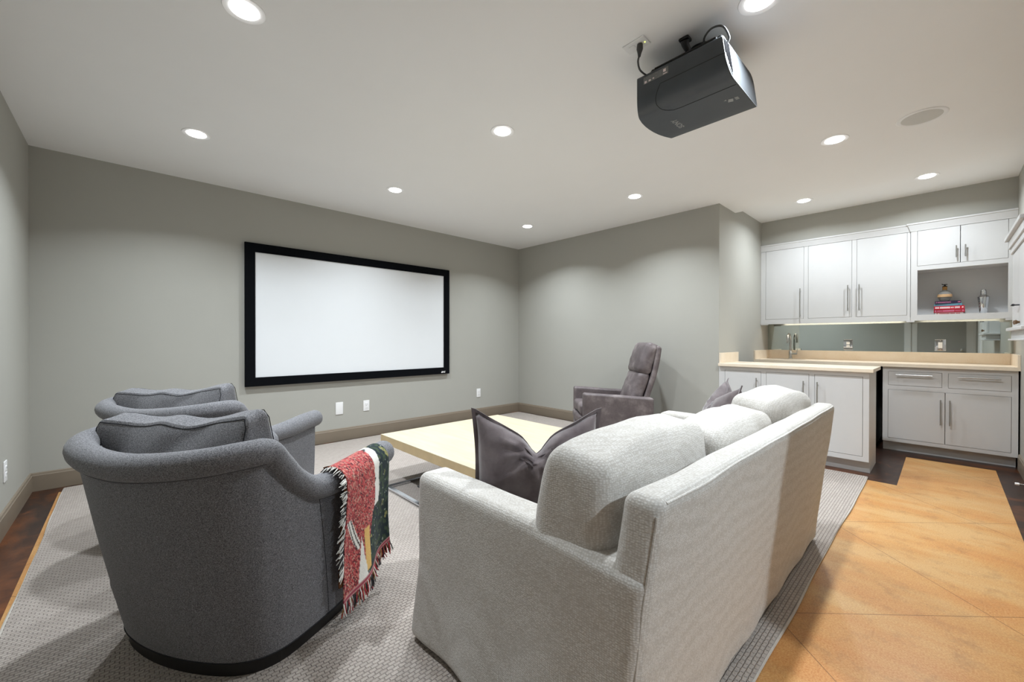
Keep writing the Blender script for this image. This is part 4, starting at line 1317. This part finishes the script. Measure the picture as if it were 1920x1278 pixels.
for j in range(rows):
    for i in range(NPT - 1):
        a = j * NPT + i
        bodyf.append((a, a + 1, a + NPT + 1, a + NPT))
for j in range(irows):
    for i in range(NPT - 1):
        a = inner0 + j * NPT + i
        bodyf.append((a, a + NPT, a + NPT + 1, a + 1))
for i in range(NPT - 1):
    bodyf.append((i, inner0 + i, inner0 + i + 1, i + 1))                   # top
    bodyf.append((rows * NPT + i, rows * NPT + i + 1, inner0 + irows * NPT + i + 1, inner0 + irows * NPT + i))   # underside
for e in (0, NPT - 1):
    oc = [j * NPT + e for j in range(rows + 1)]
    ic = [inner0 + j * NPT + e for j in range(irows, -1, -1)]
    bodyf.append(tuple(oc + ic))
MB().add(bodyv, bodyf).build('shell', 'chair_tweed', ch, smooth=True, world=False, angle=50)
# rolled edge
rp, rr2 = [], []
for i in range(NPT):
    arm = max(0.0, min(1.0, (TP[i].x + 0.05) / 0.3))
    rp.append(TP[i] + ON[i] * (-0.022 + 0.016 * arm) + Vector((0, 0, -0.004)))
    rr2.append(0.046 + 0.013 * arm)
def ballend(p0, d, r):
    return [(p0 + d * r * math.sin(a), r * math.cos(a)) for a in (0.35, 0.7, 1.05, 1.35, 1.52)]
d0 = (rp[0] - rp[1]).normalized(); d1 = (rp[-1] - rp[-2]).normalized()
E0 = ballend(rp[0], d0, rr2[0] * 0.6) ; E1 = ballend(rp[-1], d1, rr2[-1] * 0.6)
PTS = [p for p, r in reversed(E0)] + rp + [p for p, r in E1]
RAD = [r / 0.6 for p, r in reversed(E0)] + rr2 + [r / 0.6 for p, r in E1]
MB().tube(PTS, RAD, 18).build('rolled_edge', 'chair_tweed', ch, smooth=True, world=False, angle=180)
# piping under the roll, at the hem and the side seams
pip = [TP[i] + ON[i] * -0.002 + Vector((0, 0, -0.044 - 0.02 * max(0.0, min(1.0, (TP[i].x + 0.05) / 0.3)))) for i in range(NPT)]
MB().tube(pip, 0.0035, 6).build('piping', 'piping_grey', ch, smooth=True, world=False)
MB().tube([p + Vector((0, 0, 0.004)) + ON[i] * 0.001 for i, p in enumerate(BP)], 0.003, 6).build('hem', 'seam_dark', ch, smooth=True, world=False)
for s_ in (-1, 1):
    ii = min(range(NPT), key=lambda i: abs(TP[i].x - 0.03) + (0 if TP[i].y * s_ > 0 else 9))
    pts = [bodyv[j * NPT + ii] + ON[ii] * 0.0005 for j in range(1, rows + 1)]
    MB().tube(pts, 0.0011, 6).build('side_seam', 'seam_dark', ch, smooth=True, world=False)
# front rail, cushions, plinth
def frail(P, Q):
    p = P.copy(); p.x += 0.03 * (1 - Q.y ** 2); return p
MB().rbox(0.37, 0.46, -0.30, 0.30, 0.065, 0.29, 0.02, 8, 3, frail).build('front_rail', 'chair_tweed', ch, smooth=True, world=False, angle=180)
MB().box(-0.27, 0.40, -0.29, 0.29, 0.2, 0.27).build('deck', 'chair_tweed', ch, world=False)
def seat_fn(P, Q):
    p = P.copy()
    p.z += 0.02 * (1 - Q.x ** 2) * (1 - Q.y ** 2) * (1 if Q.z > 0 else 0)
    if Q.x > 0: p.x += 0.04 * (1 - Q.y ** 2) * Q.x
    if Q.x < 0: p.y *= 1 - 0.2 * Q.x * Q.x
    return p + wob(p, 7, 0.004, 3.0)
MB().rbox(-0.28, 0.47, -0.315, 0.315, 0.285, 0.445, 0.05, 10, 4, seat_fn).build('seat_cushion', 'chair_tweed', ch, smooth=True, world=False, angle=180)
def bc_fn(P, Q):
    p = P.copy()
    b = (1 - Q.y ** 2) * (1 - Q.z ** 2)
    sg = max(-1, min(1, Q.x * 2))
    p.x += 0.045 * b * sg
    if Q.z > 0.0:
        p.x *= 1 - (0.25 if Q.x > 0 else 0.85) * Q.z ** 2
        p.z += Q.z * (0.03 * Q.y ** 2 - 0.012 - 0.012 * Q.y)      # sagging top edge, crisp corners
        p.x -= 0.035 * Q.y * Q.z
    # soft diagonal folds
    fold = math.sin(Q.y * 6 + Q.z * 5 + mnoise.noise(Vector((Q.y * 2, Q.z * 2, 3))) * 3)
    p.x += 0.007 * fold * max(0, 1 - abs(Q.y)) ** 0.5
    p.z += 0.006 * Q.z * math.sin(Q.y * 8 + 1) * (1 - Q.y ** 2)
    return p + wob(p, 8, 0.008, 8.0)
bcm = Matrix.Translation((-0.185, 0.0, 0.665)) @ Matrix.Rotation(-0.24, 4, 'Y')
mb = MB().rbox(-0.095, 0.095, -0.345, 0.345, -0.235, 0.235, 0.035, 18, 4, bc_fn).xf(bcm)
bc = mb.build('back_cushion', 'chair_tweed', ch, smooth=True, world=False, angle=180)
for sx in (-1, 1):
    pts = []
    H_ = [(-0.345, -0.2 + 0.4 * i / 10) for i in range(11)] + [(-0.325 + 0.65 * i / 24, 0.235) for i in range(25)] + [(0.345, 0.2 - 0.4 * i / 10) for i in range(11)]
    for (yy, zz) in H_:
        p = Vector((sx * 0.084, yy * (1 if abs(yy) < 0.34 else 0.986), zz * (1 if zz < 0.23 else 0.962)))
        pts.append(bcm @ Vector(bc_fn(p, Vector((p.x / 0.095, p.y / 0.345, p.z / 0.235)))))
    MB().tube(pts, 0.0016, 6).build('cushion_piping', 'seam_dark', bc, smooth=True, world=False)
plp = [p.copy() for p in BP]
poly = [(p.x * 0.965, p.y * 0.965) for p in BP]
# close the front with a gentle bow
poly += [(0.47 + 0.02 * math.sin(PI * t), -0.33 + 0.66 * t) for t in (0.15, 0.3, 0.5, 0.7, 0.85)]
MB().prism(poly, 0.0, 0.05).build('plinth', 'plinth_black', ch, world=False)

ch2 = dup(ch, (0.378, 3.21, 0.012), math.radians(35.6), 'grey tweed barrel chair farther from the camera, nearest the projection screen')

# ------------------------------------------------------------------ woven throw over the near chair's right arm
MC = Matrix.Rotation(ch.rotation_euler.z, 4, 'Z'); MC.translation = ch.location
th = thing('woven_throw', 'fringed red and dark green woven throw draped over the arm of the near chair', 'throw blanket', MC @ Vector((0.24, -0.46, 0.0)), ch.rotation_euler.z)
AR = 0.059
def drape(t, e, u):
    """t in [0,1] along the cloth: from inside the chair, over the rolled arm, down the outside. local chair coordinates"""
    # arm centre there
    z_arm = 0.588 + (e - 0.06) * 0.06
    n_arm = -0.425 + (e - 0.06) * 0.06
    R = AR + 0.011
    bottom = 0.105 + 0.125 * u
    L1 = 0.13; arc = R * (PI * 1.08); L2 = (z_arm - bottom)
    tot = L1 + arc + L2
    s = t * tot
    if s < L1:
        k_ = 1 - s / L1
        a0 = 0.12
        p = Vector((n_arm + R * math.cos(-a0) + 0.02 * k_, z_arm - 0.01 - L1 * k_))
    elif s < L1 + arc:
        a = (s - L1) / arc * PI * 1.08 - 0.12
        p = Vector((n_arm + R * math.cos(a), z_arm + R * math.sin(a)))
    else:
        d = s - L1 - arc
        p = Vector((n_arm - R - 0.002 + 0.02 * min(1, d / 0.25) * (1 - u * 0.4), z_arm - 0.018 - d))
    return p, max(0, s - L1 - arc) / max(1e-6, L2)
def throw_pt(u, t):
    e = 0.085 + 0.315 * u
    p, dn = drape(t, e, u)
    e2 = e + 0.03 * dn * (0.2 - u) * 1.0 + (0.05 * dn * (u - 0.0)) * 0.6
    n_ = p.x + 0.018 * dn * math.sin(u * 8 + 0.5 + dn) - 0.012 * dn
    return Vector((e2, n_, p.y))
NU, NV = 90, 150
def throw_col(u, v, t):
    nz = lambda sx, sy, o=0.0: mnoise.noise(Vector((u * sx + o, v * sy + o * 1.3, o)))
    white = (0.80, 0.78, 0.72); dark = (0.018, 0.03, 0.034); green = (0.05, 0.075, 0.045)
    red = [(0.42, 0.05, 0.055), (0.52, 0.13, 0.11), (0.16, 0.03, 0.04), (0.62, 0.36, 0.28), (0.06, 0.025, 0.03), (0.46, 0.07, 0.07), (0.55, 0.12, 0.12)]
    edge = 0.64 + 0.035 * math.sin(v * 9) + 0.05 * nz(3, 6, 2)           # red | white boundary
    if v > 0.62: edge -= (v - 0.62) * 1.1 * min(1, (v - 0.62) / 0.05)
    edge2 = edge + 0.11 + 0.07 * nz(6, 12, 5)                              # white | dark boundary
    # pale wedge rising from the hem
    wed = abs(u - (0.30 + (1 - v) * 0.05)) < 0.07 * max(0, (v - 0.74) / 0.2) + 0.02 * nz(9, 9, 3)
    if v > 0.97: 
        return [(0.33, 0.06, 0.09), (0.55, 0.30, 0.28)][int(v * 400) % 2]
    if v > 0.72 and wed: return white
    if v > 0.72 and 0.36 < u < 0.46 and v < 0.95 and nz(5, 5, 9) > -0.25: return (0.72, 0.46, 0.16)
    if 0.60 < v < 0.80 and abs(u - (0.06 + (v - 0.60) * 1.1)) < 0.045 and u < 0.28: 
        return white if int((u - v) * 60) % 3 else (0.07, 0.05, 0.05)
    if v < 0.13 and u > 0.12 + 0.0 * v:
        return white if nz(4, 20, 7) > -0.1 and v > 0.07 else dark
    if u < edge:
        r_ = random.random()
        return red[int(r_ * len(red)) % len(red)]
    if u < edge2 and v < 0.66: return white if nz(16, 26, 1) > -0.42 else dark
    r_ = nz(9, 12, 11)
    if r_ > 0.36 and nz(40, 50, 3) > -0.1: return (0.30, 0.28, 0.11)
    if nz(60, 70, 8) > 0.55: return (0.45, 0.48, 0.44)
    return green if nz(22, 30, 4) > 0.1 else dark
verts = []; cols = []
me = bpy.data.meshes.new('cloth')
inv = MC.inverted()
LOC = Matrix.Rotation(th.rotation_euler.z, 4, 'Z'); LOC.translation = th.location
LI = LOC.inverted()
for i in range(NU + 1):
    for j in range(NV + 1):
        u, t = i / NU, j / NV
        verts.append(LI @ (MC @ throw_pt(u, t)))
        p, dn = drape(t, 0.085 + 0.315 * u, u)
        cols.append(throw_col(u, t, t))
faces = []
for i in range(NU):
    for j in range(NV):
        a = i * (NV + 1) + j
        faces.append((a, a + 1, a + NV + 2, a + NV + 1))
me.from_pydata([tuple(p) for p in verts], [], faces)
at = me.attributes.new('weave', 'FLOAT_COLOR', 'POINT')
for i, c in enumerate(cols): at.data[i].color = (*c, 1)
me.polygons.foreach_set('use_smooth', [True] * len(me.polygons))
k = N('throw_weave')
a_ = k.n('ShaderNodeAttribute'); a_.attribute_name = 'weave'
v = k.coord()
k.base(k.mix(0.5, a_.outputs['Color'], k.mix(1.0, a_.outputs['Color'], k.ramp(k.noise(v, 500, 2), [(0.3, (0.5, 0.5, 0.5, 1)), (0.7, (1.3, 1.3, 1.3, 1))]), 'MULTIPLY')))
k.set(0.95, spec=0.08, sheen=0.1)
k.bump(k.noise(v, 420, 2), 0.6, 0.004)
me.materials.append(MATS['throw_weave'])
co = bpy.data.objects.new('cloth', me); COL.objects.link(co); co.parent = th
b = co.modifiers.new('solid', 'SOLIDIFY'); b.thickness = 0.006; b.offset = 0
simple('fringe_red', srgb(150, 62, 66), 0.95, spec=0.05, var=0.6, vscale=160)
simple('fringe_dark', srgb(60, 58, 60), 0.95, spec=0.05, var=0.4, vscale=160)
simple('fringe_white', srgb(216, 214, 208), 0.95, spec=0.05, var=0.1, vscale=160)
simple('fringe_gold', srgb(150, 120, 84), 0.95, spec=0.05, var=0.3, vscale=160)
simple('throw_brown', srgb(100, 66, 44), 0.95, spec=0.05, var=0.3, vscale=200, bump=0.4, bscale=500)
fm = MB()
for i in range(190):
    u = i / 189
    p = throw_pt(u, 1.0)
    q = Vector((random.uniform(-0.018, 0.018), random.uniform(-0.016, 0.006), -random.uniform(0.035, 0.058)))
    mid = p + q * 0.5 + Vector((random.uniform(-0.006, 0.006), random.uniform(-0.006, 0.004), 0))
    fm.tube([MC @ (p + Vector((0, 0, 0.006))), MC @ mid, MC @ (p + q)], [0.0026, 0.0028, 0.0018], 5, mi=[0, 0, 1, 2, 3][random.randrange(5)])
fm.build('bottom_fringe', ['fringe_red', 'fringe_dark', 'fringe_white', 'fringe_gold'], th, smooth=True)
# folded-under layer along the rear edge with its own black and white fringe
fo = MB()
def fold_pt(a, t):
    p, dn = drape(0.25 + 0.66 * t, 0.085, 0.0)
    return MC @ Vector((0.092 - 0.026 * a * min(1, 0.25 + dn) + 0.012 * dn, p.x + 0.012 + 0.006 * a, p.y))
fo.grid(fold_pt, 4, 50)
fo.build('folded_edge', 'throw_brown', th, smooth=True, solid=0.005)
sfm = MB()
for i in range(150):
    t = random.random()
    p, dn = drape(0.22 + 0.62 * t, 0.085, 0.0)
    P0 = Vector((0.088, p.x + 0.004, p.y))
    q = Vector((-random.uniform(0.012, 0.034), random.uniform(-0.006, 0.012), -random.uniform(0.015, 0.05) * (0.3 + dn)))
    sfm.tube([MC @ P0, MC @ (P0 + q * 0.55 + Vector((0, -0.004, 0.004))), MC @ (P0 + q)], [0.0024, 0.0026, 0.0016], 5, mi=random.choice([0, 0, 1]))
sfm.build('side_fringe', ['fringe_white', 'fringe_dark'], th, smooth=True)

# ------------------------------------------------------------------ leather recliner (built facing +x)
rc = thing('leather_recliner', 'plum grey leather recliner with headrest in the far right corner', 'recliner', (4.163, 2.747, 0.012), math.radians(136.9))
def rarm(s_):
    def f(P, Q):
        p = P.copy()
        if Q.z > 0: p.z -= 0.055 * (0.36 - p.x) / 0.76 * Q.z
        return p + wob(p, 6, 0.003, 2.0)
    return f
for s_ in (-1, 1):
    y0, y1 = (0.27, 0.38) if s_ > 0 else (-0.38, -0.27)
    MB().rbox(-0.42, 0.36, y0, y1, 0.11, 0.605, 0.03, 8, 4, rarm(s_)).build('arm', 'recliner_leather', rc, smooth=True, world=False, angle=180)
def rsoft(seed, bul=0.02, ax='z'):
    def f(P, Q):
        p = P.copy()
        if ax == 'z': p.z += bul * (1 - Q.x ** 2) * (1 - Q.y ** 2) * (1 if Q.z > 0 else 0)
        else: p.x += bul * (1 - Q.z ** 2) * (1 - Q.y ** 2) * (1 if Q.x > 0 else 0)
        return p + wob(p, 10, 0.006, seed)
    return f
MB().rbox(-0.22, 0.375, -0.265, 0.265, 0.34, 0.46, 0.04, 8, 3, rsoft(1)).build('seat_cushion', 'recliner_leather', rc, smooth=True, world=False, angle=180)
MB().rbox(0.25, 0.385, -0.265, 0.265, 0.235, 0.33, 0.025, 8, 3, rsoft(2, 0.012, 'x')).build('footrest_panel', 'recliner_leather', rc, smooth=True, world=False, angle=180)
MB().rbox(0.25, 0.375, -0.265, 0.265, 0.12, 0.225, 0.025, 8, 3, rsoft(3, 0.012, 'x')).build('footrest_panel', 'recliner_leather', rc, smooth=True, world=False, angle=180)
MB().box(-0.38, 0.27, -0.27, 0.27, 0.14, 0.33).build('seat_base', 'recliner_leather', rc, world=False)
lean = -0.325
RB = Matrix.Translation((-0.285, 0, 0.30)) @ Matrix.Rotation(lean, 4, 'Y')
def shell_fn(P, Q):
    p = P.copy()
    p.x += 0.05 * (Q.z ** 2 if Q.z > 0 else 0)       # top curls forward
    p.x += 0.025 * Q.y ** 2
    return p + wob(p, 8, 0.003, 6.0)
MB().rbox(-0.07, -0.005, -0.25, 0.25, 0.0, 0.855, 0.028, 10, 3, shell_fn).xf(RB).build('back_shell', 'recliner_leather', rc, smooth=True, world=False, angle=180)
def pil(seed, pinch):
    def f(P, Q):
        p = P.copy()
        b = (1 - Q.y ** 2) * (1 - Q.z ** 2)
        p.x += 0.03 * b * (1 if Q.x > 0 else 0)
        if abs(Q.y) > 0.6: p.z += 0.006 * math.sin(Q.z * 22) * (abs(Q.y) - 0.6) / 0.4
        return p + wob(p, 14, 0.008, seed)
    return f
MB().rbox(0.015, 0.145, -0.24, 0.24, 0.10, 0.515, 0.05, 10, 4, pil(2.0, 0.1)).xf(RB).build('back_pillow', 'recliner_leather', rc, smooth=True, world=False, angle=180)
MB().rbox(0.02, 0.17, -0.24, 0.24, 0.49, 0.865, 0.06, 10, 4, pil(7.0, 0.1)).xf(RB).build('headrest_pillow', 'recliner_leather', rc, smooth=True, world=False, angle=180)
MB().lathe([(0.27, 0.0), (0.27, 0.02), (0.25, 0.028), (0.05, 0.035), (0.05, 0.14)], (0, 0, 0), 40).build('swivel_base', 'plinth_black', rc, smooth=True, world=False)
